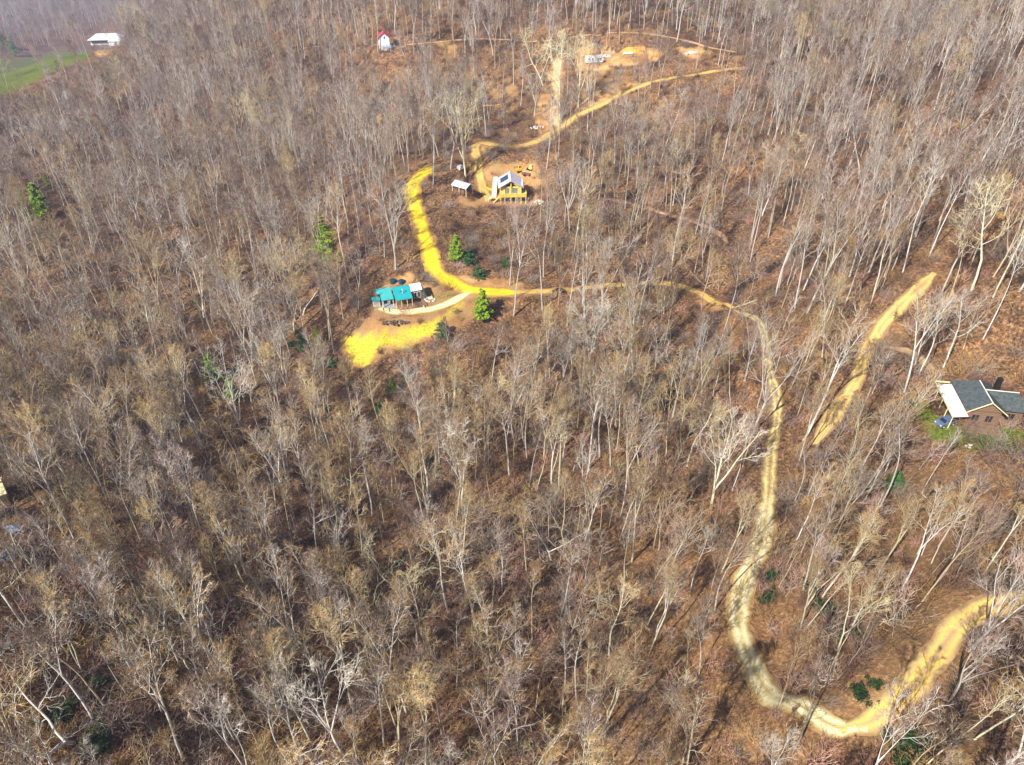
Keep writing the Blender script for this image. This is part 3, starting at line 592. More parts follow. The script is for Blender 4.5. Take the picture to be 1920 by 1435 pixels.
# the 300 that show largest stand as things of their own
px1, py1, _ = axis_pts(1.0); pxm, pym, dm = axis_pts(.6)
inside = (np.clip(np.maximum(bx, px1)+20, 0, 1920)-np.clip(np.minimum(bx, px1)-20, 0, 1920))/(np.abs(bx-px1)+40)*(np.clip(np.maximum(by, py1), 0, 1435)-np.clip(np.minimum(by, py1), 0, 1435))/(np.abs(by-py1)+1)
size = np.hypot(bx-px1, by-py1)*(wid*sc/dm*F_PX*2)*inside
order = np.argsort(-size); NI = 300-len(HERO); ind = order[:NI]; rest = order[NI:]
def put_tree(k, loc, s, rot, label, group='bare trees of the hillside'):
    tr, cr, H, form, bk, tw = VAR[k]
    o = link('bare_tree', None, loc=loc); o.rotation_euler = rot; o.scale = (s, s, s); tag(o, label, 'tree', group)
    link('trunk', tr, o); link('crown', cr, o); return o
GB, TB = {'bark_grey': 'grey', 'bark_pale': 'pale', 'bark_tan': 'tan', 'bark_dark': 'dark', 'bark_lichen': 'olive'}, {'pole': 'tall straight', 'slim': 'slender', 'vase': 'forked', 'round': 'round-crowned', 'oak': 'crooked', 'sapl': 'small'}
LM = [('the gravel road bend', 1400, 1160), ('the orange road at right', 1780, 1200), ('the crooked dark-trunked tree', 928, 1035), ('the low yellow-green tree', 752, 1118), ('the broad pale corner tree', 140, 1395), ('the blue-grey tent at the left edge', 30, 1000),
      ('the whitish fan-shaped tree', 1332, 955), ('the grey-roofed house', 1840, 770), ('the yellow clearing', 675, 670), ('the bottom edge centre', 960, 1435), ('the bottom edge left', 480, 1435), ('the bottom right corner', 1880, 1420), ('the lower gravel turn', 1480, 1350), ('the woods below the tent', 20, 1180)]
cnt = {}; pre = []
for i in ind:
    j = min(range(len(LM)), key=lambda q: math.hypot(LM[q][1]-bx[i], (LM[q][2]-by[i])*1.2)); dx, dy = bx[i]-LM[j][1], by[i]-LM[j][2]; d = math.hypot(dx, dy)
    if 'bottom edge' in LM[j][0] or 'corner' in LM[j][0]: rel = 'left of' if dx < 0 and abs(dx) > abs(dy) else 'right of' if abs(dx) > abs(dy) else 'above' if dy < 0 else 'near'
    else: rel = ('right of' if dx > 0 else 'left of') if abs(dx) > abs(dy) else ('below' if dy > 0 else 'above')
    v = VAR[vi[i]]; key = (TB[v[3]], GB[v[4]], {'twig_mauve': 'mauve', 'twig_tan': 'tan', 'twig_grey': 'grey', 'twig_pink': 'pinkish', 'twig_lichen': 'yellowish', 'twig_white': 'whitish', 'twig_brown': 'brown'}[v[5]], rel, LM[j][0]); pre.append((key, d, i))
pre.sort(key=lambda q: (q[0], q[1]))
ORD = ['', 'second ', 'third ', 'fourth ', 'fifth ', 'sixth ', 'seventh ', 'eighth ', 'ninth ', 'tenth ', 'eleventh ', 'twelfth ']
for key, d, i in pre:
    c = cnt.get(key, 0); cnt[key] = c+1; a, b, tw, rel, lm = key
    lab = '%s %s tree, %s twigs, %s%s %s' % (a.replace('tall straight', 'tall'), b, tw, 'nearest ' if c == 0 else ORD[min(c, 11)]+'nearest ', rel, lm)
    put_tree(int(vi[i]), (X[i], Y[i], Z[i]-.15), float(sc[i]), (tx[i], ty[i], yaw[i]), lab)
for (a, b, k, s, ax_, ay_, lab), p in zip(HERO, HP): put_tree(k, (p[0], p[1], p[2]-.15), s, (ax_, ay_, random.uniform(0, 6.28)), lab)

def scatter(name, label, cat, P, idx, rot, scl, protos, kind='stuff', group=None):
    """one object: instances of the given meshes on points, each with its own mesh, turn and size"""
    me = bpy.data.meshes.new(name+'_points'); me.vertices.add(len(P)); me.vertices.foreach_set('co', np.asarray(P, np.float32).ravel())
    a = me.attributes.new('idx', 'INT', 'POINT'); a.data.foreach_set('value', np.asarray(idx, np.int32))
    a = me.attributes.new('rot', 'FLOAT_VECTOR', 'POINT'); a.data.foreach_set('vector', np.asarray(rot, np.float32).ravel())
    a = me.attributes.new('scl', 'FLOAT', 'POINT'); a.data.foreach_set('value', np.asarray(scl, np.float32))
    o = tag(link(name, me), label, None, group, kind)
    g = bpy.data.node_groups.new(name+'_scatter', 'GeometryNodeTree'); g.interface.new_socket('Geometry', in_out='INPUT', socket_type='NodeSocketGeometry'); g.interface.new_socket('Geometry', in_out='OUTPUT', socket_type='NodeSocketGeometry')
    gi, go = g.nodes.new('NodeGroupInput'), g.nodes.new('NodeGroupOutput'); jo = g.nodes.new('GeometryNodeJoinGeometry')
    def attr(nm, ty):
        q = g.nodes.new('GeometryNodeInputNamedAttribute'); q.data_type = ty; q.inputs[0].default_value = nm; return q.outputs[0]
    ia, ra, sa = attr('idx', 'INT'), attr('rot', 'FLOAT_VECTOR'), attr('scl', 'FLOAT'); e2r = g.nodes.new('FunctionNodeEulerToRotation'); g.links.new(ra, e2r.inputs[0])
    for k, meshes in enumerate(protos):
        cmp_ = g.nodes.new('FunctionNodeCompare'); cmp_.data_type = 'INT'; cmp_.operation = 'EQUAL'; g.links.new(ia, cmp_.inputs[2]); cmp_.inputs[3].default_value = k
        for m_ in meshes:
            src = bpy.data.objects.new(name+'_source', m_)          # only a mesh holder, never linked to the scene
            oi = g.nodes.new('GeometryNodeObjectInfo'); oi.inputs[0].default_value = src; oi.inputs[1].default_value = True
            ip = g.nodes.new('GeometryNodeInstanceOnPoints'); g.links.new(gi.outputs[0], ip.inputs['Points']); g.links.new(cmp_.outputs[0], ip.inputs['Selection']); g.links.new(oi.outputs['Geometry'], ip.inputs['Instance'])
            g.links.new(e2r.outputs[0], ip.inputs['Rotation']); g.links.new(sa, ip.inputs['Scale']); g.links.new(ip.outputs[0], jo.inputs[0])
    g.links.new(jo.outputs[0], go.inputs[0]); md = o.modifiers.new('scatter', 'NODES'); md.node_group = g; return o
scatter('forest', 'mass of bare grey and tan deciduous trees covering the mountainside', 'forest', np.stack([X, Y, Z-.15], 1)[rest], vi[rest], np.stack([tx, ty, yaw], 1)[rest], sc[rest], [(v[0], v[1]) for v in VAR])

# undergrowth: bare brush and brambles, one stuff object
BR = []
for i, (bk, n_, h_) in enumerate([('twig_mauve', 34, 1.6), ('twig_tan', 38, 2.0), ('twig_brown', 40, 1.5), ('twig_pink', 30, 1.7), ('twig_grey', 34, 2.6), ('twig_brown', 44, 1.0), ('twig_tan', 40, .9)]):
    rg = np.random.RandomState(900+i); S = []
    for _ in range(n_):
        p = np.array([rg.normal(0, .5), rg.normal(0, .5), -.1]); d = unit(np.array([rg.normal(0, .55), rg.normal(0, .55), 1.])); L = h_*rg.uniform(.5, 1.1)
        for s_ in range(3):
            q = p+d*L/3; S.append(np.concatenate([p, q, [.026-.006*s_, .02-.006*s_]]))
            for __ in range(2): e = unit(d+rg.normal(0, .6, 3)); S.append(np.concatenate([q, q+e*L*.28, [.014, .006]]))
            p = q; d = unit(d+rg.normal(0, .25, 3))
    v, q = seg_mesh(S, 3); BR.append((mesh_np('brush', v, [q], [M[bk]]),))
ux, uy = density_grid(-260, 260, 8, 420, 2.8); uz = hgt(ux, uy); qx, qy, qd = project(np.stack([ux, uy, uz], 1))
cl = vnoise(ux/9, uy/9, 51)*.6+vnoise(ux/25, uy/25, 52)*.4
bare = np.maximum(mread(straw, qx, qy), np.maximum(mread(clay, qx, qy)*.9, mread(grass, qx, qy)*.8))
thick = np.maximum.reduce([poly([(830,385),(1005,392),(1005,525),(870,525),(815,440)])*1., poly([(560,695),(650,695),(800,650),(900,615),(920,690),(800,740),(760,800),(650,790),(590,750)])*1., poly([(920,275),(1015,280),(1010,300),(935,300)])*1., poly([(1090,130),(1210,130),(1160,180),(1060,225)])*1.])
ok = (qd > 20) & (qx > -60) & (qx < 1980) & (qy > -30) & (qy < 1500) & (lut(ROADD, ux, uy) > .5) & (np.random.rand(len(ux)) < (.22+.75*cl+.7*(qy > 650))*(1-bare)+.5*mread(thick, qx, qy)) & (np.array([min([9]+[abs(a-c[0])/c[2]+abs(b-c[1])/c[2] for c in padw[:1]+padw[1:4]]) for a, b in zip(ux, uy)]) > .62)
ux, uy, uz = ux[ok], uy[ok], uz[ok]; m_ = len(ux); print('brush', m_)
scatter('undergrowth', 'tangled bare brush and brambles on the forest floor', 'undergrowth', np.stack([ux, uy, uz], 1), np.random.randint(0, len(BR), m_), np.stack([np.zeros(m_), np.zeros(m_), np.random.uniform(0, 6.28, m_)], 1), np.random.uniform(.6, 1.5, m_)*np.where(uy < 140, 1.25, 1.), BR)
# ---------------------------------------------------------------- evergreens, shrubs, fallen wood
def leaf_quads(C, Nrm, sz, rg):
    n = len(C); a = rg.normal(0, 1, (n, 3)); a -= Nrm*(a*Nrm).sum(1)[:, None]; a /= np.linalg.norm(a, axis=1)[:, None]+1e-9; b = np.cross(Nrm, a)
    s = sz*rg.uniform(.6, 1.3, n)[:, None]; V = np.stack([C-a*s, C+b*s*.45, C+a*s, C-b*s*.45], 1).reshape(-1, 3); return V, np.arange(n*4).reshape(n, 4)
def gen_pine(seed, H, form):
    rg = np.random.RandomState(seed); wood = []; C = []; NN = []
    for i in range(8): wood.append([0, 0, H*i/8, 0, 0, H*(i+1)/8, .2*(1-i/9), .2*(1-(i+1)/9)])
    lo = {'tall': .30, 'cone': .10, 'bush': .05}[form]; nw = {'tall': 12, 'cone': 14, 'bush': 9}[form]; wmax = {'tall': .20, 'cone': .27, 'bush': .42}[form]
    for i in range(nw):
        u = lo+(1-lo)*(i+.5)/nw; L0 = H*wmax*((1-u)/(1-lo))**.7*1.05+.25
        if form == 'tall': L0 *= rg.uniform(.65, 1.25)
        for j in range(6):
            ph = rg.uniform(0, 6.28); L = L0*rg.uniform(.6, 1.15); d = np.array([math.cos(ph), math.sin(ph), rg.uniform(.05, .45)]); p = np.array([0, 0, H*u]); e = p+d*L
            wood.append([*p, *e, .04, .012]); n_ = int(10+L*16)
            t = rg.uniform(.2, 1.05, n_)[:, None]; q = p+d*L*t+rg.normal(0, 1, (n_, 3))*np.array([.26, .26, .12])*(.35+L*.22)
            C.append(q); nn = rg.normal(0, .55, (n_, 3))+np.array([0, 0, 1.]); NN.append(nn/np.linalg.norm(nn, axis=1)[:, None])
    V, Fq = seg_mesh(wood, 5); V2, F2 = leaf_quads(np.concatenate(C), np.concatenate(NN), .34 if form != 'bush' else .26, rg)
    return mesh_np('pine_trunk', V, [Fq], [M['bark_dark']]), mesh_np('pine_crown', V2, [F2], [M['needle' if form != 'bush' else 'needle_deep']])
PN = [gen_pine(50, 20, 'tall'), gen_pine(51, 9, 'cone'), gen_pine(52, 10, 'cone'), gen_pine(53, 5, 'bush')]; PH = [20, 9, 10, 5]
PINES = [(622,522,0,.95,'tall bright green pine left of the teal-roofed house'), (905,601,2,.95,'dark green pine standing just below the road fork'), (86,412,1,1.45,'lone bright green pine high on the left slope'),
 (402,716,1,.95,'green pine in the woods left of the yellow clearing'), (438,748,1,.72,'small green pine right of the larger one below the yellow clearing'), (598,649,1,.62,'small pine at the left tip of the yellow clearing'), (569,657,3,.95,'dark bushy evergreen at the foot of pale trunks left of the clearing'),
 (857,490,1,.9,'green pine on the bank above the yellow road'), (880,497,3,1.0,'dark low pine right of the pine above the yellow road'), (898,522,3,.9,'round dark evergreen just above the bend of the yellow road'), (948,503,3,.7,'small dark evergreen among brush above the ochre road'),
 (830,632,3,.95,'round evergreen bush below the teal-roofed house driveway'), (738,741,1,.55,'small green pine on the brushy slope below the clearing'), (717,777,3,.8,'bluish-green small evergreen below the small slope pine'), (622,690,3,.75,'low evergreen beside the bottom of the yellow clearing'), (765,712,3,.6,'tiny dark evergreen below the foot of the clearing'),
 (1672,920,3,.8,'round dark green bush right of the orange road on bare leaves'), (90,350,1,.5,'small faint evergreen above the lone left pine')]
for (a, b, k, s, lab) in PINES:
    p = at(a, b); o = link('evergreen_shrub' if k == 3 else 'pine_tree', None, loc=(p[0], p[1], p[2]-.1)); o.scale = (s, s, s); o.rotation_euler = (0, 0, random.uniform(0, 6)); tag(o, lab, 'shrub' if k == 3 else 'pine tree', 'evergreens among the bare trees')
    link('trunk', PN[k][0], o); link('crown', PN[k][1], o)
for (a, b, s, lab) in ((8,92,2.3,'blue-green conifer at the left edge by the far meadow'), (30,106,1.9,'blue-green conifer right of the edge conifer by the far meadow')):
    p = at(a, b); o = link('pine_tree', None, loc=p); o.scale = (s, s, s); tag(o, lab, 'pine tree', 'evergreens among the bare trees'); link('trunk', PN[2][0], o); link('crown', PN[2][1], o)
LS = []
for sd in range(3):
    rg = np.random.RandomState(70+sd); C = []
    for _ in range(16):
        c = np.array([rg.normal(0, .9), rg.normal(0, .9), rg.uniform(.4, 1.7)]); C.append(c+rg.normal(0, .34, (95, 3)))
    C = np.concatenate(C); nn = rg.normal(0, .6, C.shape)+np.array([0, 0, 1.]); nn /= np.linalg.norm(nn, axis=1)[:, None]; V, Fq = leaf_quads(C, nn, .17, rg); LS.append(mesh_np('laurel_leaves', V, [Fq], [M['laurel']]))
LAUR = [(120,1345,2.0,'bottom left corner'),(182,1405,2.1,'bottom left corner'),(60,1370,1.4,'bottom left corner'),(290,1120,1.6,'left woods'),(180,1285,1.2,'bottom left woods'),(560,915,1.5,'middle left woods'),(520,885,1.3,'middle left woods'),(640,905,1.4,'middle left woods'),(660,905,1.2,'middle left woods'),
 (1700,1415,2.1,'orange road bottom right'),(1730,1395,1.6,'orange road bottom right'),(1612,1300,1.2,'inside of the road bend'),(1640,1285,1.0,'inside of the road bend'),(1440,1130,1.4,'gravel road'),(1452,1085,1.4,'gravel road'),(1520,1100,1.5,'gravel road'),(1545,1150,1.5,'gravel road'),(1605,1195,1.2,'road bend'),
 (560,625,1.3,'yellow clearing'),(545,650,1.4,'yellow clearing'),(583,668,1.2,'yellow clearing'),(600,745,1.4,'slope below the clearing'),(640,770,1.5,'slope below the clearing'),(575,720,1.2,'slope below the clearing'),(665,775,1.3,'slope below the clearing'),(615,770,1.1,'slope below the clearing'),(1240,710,1.4,'streambed'),(1165,715,1.3,'streambed'),(1205,735,1.2,'streambed'),
 (1310,655,1.4,'streambed'),(110,615,1.4,'far left woods'),(1700,770,1.5,'grey-roofed house lawn'),(1690,800,1.3,'grey-roofed house lawn'),(430,960,1.2,'left woods'),(330,940,1.3,'left woods'),(700,1000,1.1,'middle streambed'),(1120,1190,1.0,'bottom centre woods'),(1880,290,1.6,'upper right woods'),(1870,315,1.4,'upper right woods'),(1150,1120,1.1,'bottom centre woods')]
lc = {}
for i, (a, b, s, w_) in enumerate(LAUR):
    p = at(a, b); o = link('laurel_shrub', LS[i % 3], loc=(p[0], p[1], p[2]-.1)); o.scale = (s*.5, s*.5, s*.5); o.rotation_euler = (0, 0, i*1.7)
    k = lc[w_] = lc.get(w_, 0)+1; tag(o, 'dark evergreen shrub, %s from left by the %s' % (['first', 'second', 'third', 'fourth', 'fifth', 'sixth'][sum(1 for q in LAUR if q[3] == w_ and (q[0] < a or (q[0] == a and q[1] < b)))], w_), 'shrub', 'dark evergreen shrubs under the trees')
LOGM = [gen_tree(300+i, 13, .2, 'slim')[0] for i in range(3)]; LOGME = []
for w in LOGM:
    v, q = seg_mesh(w, 5); LOGME.append(mesh_np('fallen_log', v, [q], [M['bark_tan']]))
LOGS = [((925,157),(880,175),'pale fallen log on the brown slope above the yellow road hairpin'), ((905,200),(960,197),'broken pale log lying in the upper brushy patch'), ((1003,470),(950,495),'thin fallen trunk on the brushy slope below the log house'), ((1035,1272),(1145,1270),'reddish fallen log lying level in the lower woods'),
 ((1000,1330),(1045,1385),'dark fallen log slanting in the bottom middle woods'), ((770,705),(880,672),'long bare fallen trunk on the slope below the teal-roofed house'), ((840,715),(930,690),'second bare fallen trunk beside the pinkish tree'), ((1130,1040),(1170,1025),'dark log beside small trees left of the gravel bend'),
 ((900,430),(930,415),'short pale log below the log house'), ((1460,640),(1420,660),'dark log near the top of the two-track road'), ((640,560),(692,535),'long pale log behind the left end of the teal-roofed house'), ((1330,600),(1420,560),'fallen trunk across the dark gully'), ((1250,405),(1200,385),'fallen log beside the leafy trail'), ((1500,255),(1530,270),'dark fallen log in the upper right woods'),
 ((730,1180),(640,1215),'fallen log in the bottom left woods'), ((1290,330),(1170,300),'pale fallen log in the upper middle woods'), ((700,630),(755,606),'grey brush log under the driveway of the teal-roofed house'), ((1650,560),(1630,570),'short pale log at the side of the orange road')]
for i, (a, b, lab) in enumerate(LOGS):
    p, q = at(*a), at(*b); d = q-p; L = np.linalg.norm(d); me = LOGME[i % 3]
    o = link('fallen_log', me, loc=(p[0], p[1], p[2]+.22)); o.scale = (min(1.3, L/9),)*2+(L/13,)
    from mathutils import Vector
    o.rotation_mode = 'QUATERNION'; o.rotation_quaternion = Vector(d/L).to_track_quat('Z', 'Y'); tag(o, lab, 'log', 'fallen logs')

# ---------------------------------------------------------------- materials of built things
C_ = lambda *a, **k: plain(*a, **k)
M['teal'] = ribbed('teal_metal_roof', (.015, .36, .40), 'X', 9); M['tealp'] = ribbed('pale_teal_metal_roof', (.06, .44, .43), 'X', 9); M['whitemetal'] = ribbed('white_metal_roof', (.80, .83, .90), 'X', 9)
M['greymetal'] = ribbed('lavender_grey_metal_roof', (.60, .60, .74), 'Y', 9); M['redmetal'] = ribbed('red_metal_roof', (.75, .07, .14), 'Y', 7); M['white'] = C_('white_paint', (.82, .82, .80), var=.06); M['cream'] = M.get('cream')
M['pine_board'] = ribbed('yellow_pine_boards', (.80, .56, .06), 'Z', 11, rough=.7, depth=.5); M['deckwood'] = C_('pale_yellow_deck_wood', (.82, .68, .22), scale=3); M['timber'] = ribbed('brown_timber_wall', (.22, .135, .085), 'Z', 9, rough=.8, depth=.5)
M['glass'], _, gb = newmat('dark_window_glass', .08, .6); gb.inputs['Base Color'].default_value = (.015, .025, .04, 1)
M['solar'] = C_('solar_cells', (.02, .06, .16), rough=.2, spec=.6, var=.25, scale=3); M['concrete'] = C_('grey_concrete', (.33, .33, .35)); M['darkmetal'] = C_('dark_metal', (.03, .04, .05), rough=.4); M['navy'] = C_('dark_blue_plastic', (.01, .07, .13), rough=.35)
M['shingle'] = C_('grey_green_shingles', (.075, .09, .095), rough=.9, spec=.1, var=.4, scale=2.2); M['brick'] = C_('red_brown_wall', (.33, .12, .09), var=.3); M['rubber'] = C_('black_rubber', (.015, .015, .016)); M['stone'] = C_('pale_rock', (.62, .56, .46), var=.35, scale=2)
M['cream_siding'] = ribbed('cream_siding', (.74, .66, .36), 'Z', 10, rough=.7); M['trim'] = C_('pale_yellow_trim', (.78, .70, .40)); M['blue'] = C_('blue_canvas', (.25, .33, .52)); M['digger'] = C_('yellow_machine_paint', (.85, .50, .04), rough=.4); M['carblue'] = C_('blue_grey_car_paint', (.10, .15, .26), rough=.25, spec=.5)
M['carblack'] = C_('black_car_paint', (.02, .022, .026), rough=.25, spec=.5, var=.3); M['carwhite'] = C_('white_car_paint', (.80, .81, .82), rough=.25, spec=.5, var=.05); M['rvblue'] = C_('pale_blue_stripe', (.35, .55, .75), rough=.3); M['rust'] = C_('rusty_brown_steel', (.22, .09, .05), var=.4); M['soilpile'] = C_('orange_soil', (.66, .34, .07), rough=.95, spec=.05, var=.35, scale=.9)
M['cloth_dark'] = C_('dark_clothes', (.03, .04, .07)); M['skin'] = C_('skin', (.5, .3, .2)); M['hair'] = C_('dark_hair', (.03, .02, .015)); M['cloth_tan'] = C_('brown_trousers', (.12, .08, .06)); M['sheet'] = C_('pale_gutter_metal', (.72, .70, .62)); M['deep'] = C_('dark_opening', (.02, .016, .012))  # the near-black also stands for shade in the gable and pipe
def P_(nm, mb, mat, par, label=None, smooth=False):
    o = mb.build(nm, M[mat], par, smooth=smooth)
    if label: o['label'] = label
    return o
def window(par, x0, x1, z0, z1, y, nx=1, frame='white', ax='y', s=-1, nm='window'):
    """a framed window let onto a wall at y (facing s); pane is a sub-part"""
    t = .07; f = MB(); g = MB()
    def bx(m, a0, a1, c0, c1, lo, hi):
        y0, y1 = sorted((y+s*lo, y+s*hi)); m.box(a0, a1, y0, y1, c0, c1) if ax == 'y' else m.box(y0, y1, a0, a1, c0, c1)
    bx(f, x0-t, x1+t, z1, z1+t, .0, .07); bx(f, x0-t, x1+t, z0-t, z0, .0, .09); bx(f, x0-t, x0, z0, z1, .0, .07); bx(f, x1, x1+t, z0, z1, .0, .07)
    for i in range(1, nx): c = x0+(x1-x0)*i/nx; bx(f, c-t*.6, c+t*.6, z0, z1, .0, .07)
    fo = P_(nm, f, frame, par); bx(g, x0, x1, z0, z1, .005, .03); P_('pane', g, 'glass', fo); return fo

# teal-roofed house
O = at(742, 578); gz = padw[0][3]; hs = thing('house', 'long low house with bright teal metal roofs on a levelled yard', 'house', (O[0], O[1], gz), R(19.5))
P_('wall', MB().box(.45, 4.35, .55, 4.6, -.3, 2.75).prism([(.55, 2.7), (4.6, 2.7), (3.35, 3.95), (.55, 2.8)], .45, 4.35, 'x'), 'timber', hs)
P_('roof', MB().slab([(.05, -.9, 2.62), (4.6, -.9, 2.62), (4.6, 3.4, 4.22), (.05, 3.4, 4.22)], .1).slab([(.05, 3.4, 4.22), (4.6, 3.4, 4.22), (4.6, 5.0, 3.3), (.05, 5.0, 3.3)], .1), 'teal', hs, 'bright teal metal main roof')
P_('eave_trim', MB().box(.03, 4.62, -.97, -.9, 2.45, 2.66), 'tealp', hs)
pr = MB()
for x in (.15, 1.6, 3.1, 4.45): pr.box(x-.07, x+.07, -.85, -.71, -.2, 2.5)
P_('porch_post', pr, 'deckwood', hs)
P_('wing_roof', MB().slab([(-3.4, .65, 2.35), (-.12, .65, 2.35), (-.12, 5.0, 3.62), (-3.4, 5.0, 3.62)], .1).slab([(-4.1, 3.1, 3.06), (-3.4, 3.1, 3.06), (-3.4, 5.0, 3.62), (-4.1, 5.0, 3.62)], .1), 'tealp', hs, 'paler teal lean-to roof over the carport wing')
P_('wing_wall', MB().box(-3.9, -.2, 4.55, 4.7, -.3, 3.3).box(-3.9, -3.75, 3.2, 4.55, -.3, 2.9).box(-.35, .45, 2.2, 4.55, -.3, 2.7), 'timber', hs)
P_('carport_post', MB().box(-3.3, -3.16, .8, .94, -.2, 2.3).box(-3.05, -2.9, .8, .94, -.2, 2.3).box(-.4, -.26, .8, .94, -.2, 2.3), 'sheet', hs)
P_('carport_slab', MB().box(-3.3, .4, -.2, 4.5, -.3, .06), 'concrete', hs)
P_('gable_wall', MB().box(4.75, 7.65, 1.35, 3.9, -.3, 3.35).box(4.9, 7.5, 3.9, 4.8, -.3, 2.8), 'timber', hs)
P_('dormer_roof', MB().slab([(4.7, 1.15, 3.36), (7.72, 1.15, 3.36), (7.72, 3.1, 4.5), (4.7, 3.1, 4.5)], .1).slab([(4.7, 3.1, 4.5), (7.72, 3.1, 4.5), (7.72, 4.6, 3.4), (4.7, 4.6, 3.4)], .1), 'whitemetal', hs, 'white metal roof over the french doors')
P_('side_roof', MB().slab([(7.74, -1.5, 3.0), (8.5, -1.6, 2.25), (8.5, 3.3, 2.7), (7.74, 3.2, 4.35)], .1), 'tealp', hs, 'narrow teal roof strip at the right end')
P_('side_wall', MB().box(7.7, 8.35, 1.4, 3.1, -.3, 2.45), 'timber', hs)
for x in (5.55, 6.5):
    d = window(hs, x, x+.62, 1.15, 2.75, 1.35, nm='french_door')
P_('deck', MB().box(.6, 8.2, -1.9, 1.3, -.3, .28), 'timber', hs); rl = MB().box(4.9, 8.1, -1.86, -1.78, 1.0, 1.1)
for x in np.arange(4.9, 8.2, .8): rl.box(x-.04, x+.04, -1.86, -1.78, .28, 1.0)
P_('stove_pipe', MB().tube((2.35, .9, 3.1), (2.35, .9, 4.5), .09).tube((2.35, .9, 4.45), (2.35, .9, 4.6), .16), 'sheet', hs, smooth=False)
P_('roof_ladder', MB().box(1.95, 2.05, 1.3, 3.1, 3.62, 3.7).box(2.3, 2.4, 1.3, 3.1, 3.62, 3.7), 'darkmetal', hs)
P_('garden_bed', MB().box(.4, 7.2, -3.0, -2.85, -.2, .35).box(.4, .55, -2.85, -1.95, -.2, .35).box(7.05, 7.2, -2.85, -1.95, -.2, .35), 'trim', hs)
sh = thing('shed', 'small white shed with a teal roof at the left end of the teal-roofed house', 'shed', tuple(np.array([O[0], O[1], gz])+np.array([math.cos(R(19.5))*-4.6-math.sin(R(19.5))*1.9, math.sin(R(19.5))*-4.6+math.cos(R(19.5))*1.9, 0])), R(19.5))
P_('wall', MB().box(-.85, .95, .1, 1.35, -.3, 1.75), 'white', sh); P_('roof', MB().slab([(-1.0, -.1, 1.8), (1.1, -.1, 1.8), (1.1, 1.6, 2.25), (-1.0, 1.6, 2.25)], .09), 'tealp', sh); P_('door', MB().box(-.3, .4, .03, .1, -.1, 1.6), 'sheet', sh)
for (a, b, lab) in ((737,531,'round dark blue water tank, left of the two behind the teal-roofed house'), (753,532,'round dark blue water tank, right of the two behind the teal-roofed house')):
    p = at(a, b); t = thing('water_tank', lab, 'water tank', p, 0, 'water tanks'); P_('tank_body', MB().tube((0, 0, -.2), (0, 0, 1.05), .85, k=20).tube((0, 0, 1.05), (0, 0, 1.25), .85, .4, k=20), 'navy', t); P_('tank_lid', MB().tube((0, 0, 1.25), (0, 0, 1.35), .3, k=14), 'darkmetal', t)
p = at(806, 563); mb = MB()
for k in range(16):
    if k in (13,): continue
    a = k*math.pi/8; mb.blob((1.35*math.cos(a), 1.1*math.sin(a), .15), .33, k, (1, 1, .8), .2, 4, 6)
mb.blob((.2, .75, .25), .9, 77, (1, .5, .35), .25); tag(mb.build('stone_ring', M['stone'], None, (p[0], p[1], p[2])), 'pale stone ring beside the right end of the teal-roofed house', 'stone ring')
def person(loc, rz, lab, h=1.5):
    me = bpy.data.meshes.new('person'); bm_v = [(0, 0, .92), (0, 0, 1.15), (0, 0, 1.42), (0, 0, 1.52), (0, 0, 1.62), (0, 0, 1.74), (.1, 0, .88), (.11, .02, .48), (.11, 0, .06), (.11, -.16, .03), (-.1, 0, .88), (-.12, -.04, .48), (-.12, 0, .06), (-.12, -.16, .03), (.2, 0, 1.4), (.27, .02, 1.12), (.25, -.1, .88), (.25, -.13, .78), (-.2, 0, 1.4), (-.27, .02, 1.12), (-.25, -.1, .88), (-.25, -.13, .78)]
    E = [(0, 1), (1, 2), (2, 3), (3, 4), (4, 5), (0, 6), (6, 7), (7, 8), (8, 9), (0, 10), (10, 11), (11, 12), (12, 13), (2, 14), (14, 15), (15, 16), (16, 17), (2, 18), (18, 19), (19, 20), (20, 21)]
    rr = [.15, .14, .15, .06, .09, .075, .1, .07, .05, .04, .1, .07, .05, .04, .07, .05, .04, .035, .07, .05, .04, .035]
    me.from_pydata(bm_v, E, []); sk = me.skin_vertices or None
    o = link('person', me, loc=loc); md = o.modifiers.new('skin', 'SKIN')
    if not me.skin_vertices: o.data.update()
    for i, r_ in enumerate(rr):
        try: me.skin_vertices[0].data[i].radius = (r_, r_*.8)
        except Exception: pass
    try: me.skin_vertices[0].data[0].use_root = True
    except Exception: pass
    o.modifiers.new('sub', 'SUBSURF').render_levels = 1; me.materials.append(M['cloth_dark']); o.rotation_euler = (0, 0, rz); o.scale = (h/1.8,)*3
    tag(o, lab, 'person'); hd = MB().blob((0, .01, 1.72), .11, 3, (1, 1, 1.1), .05, 6, 8).build('hair', M['hair'], o); return o
p = at(731, 587); person(p, .3, 'standing person in dark clothes on the pale driveway before the teal-roofed house, right one')
p = at(720, 586); person(p, 2.6, 'person in dark clothes on the driveway near the shed, left of the other')

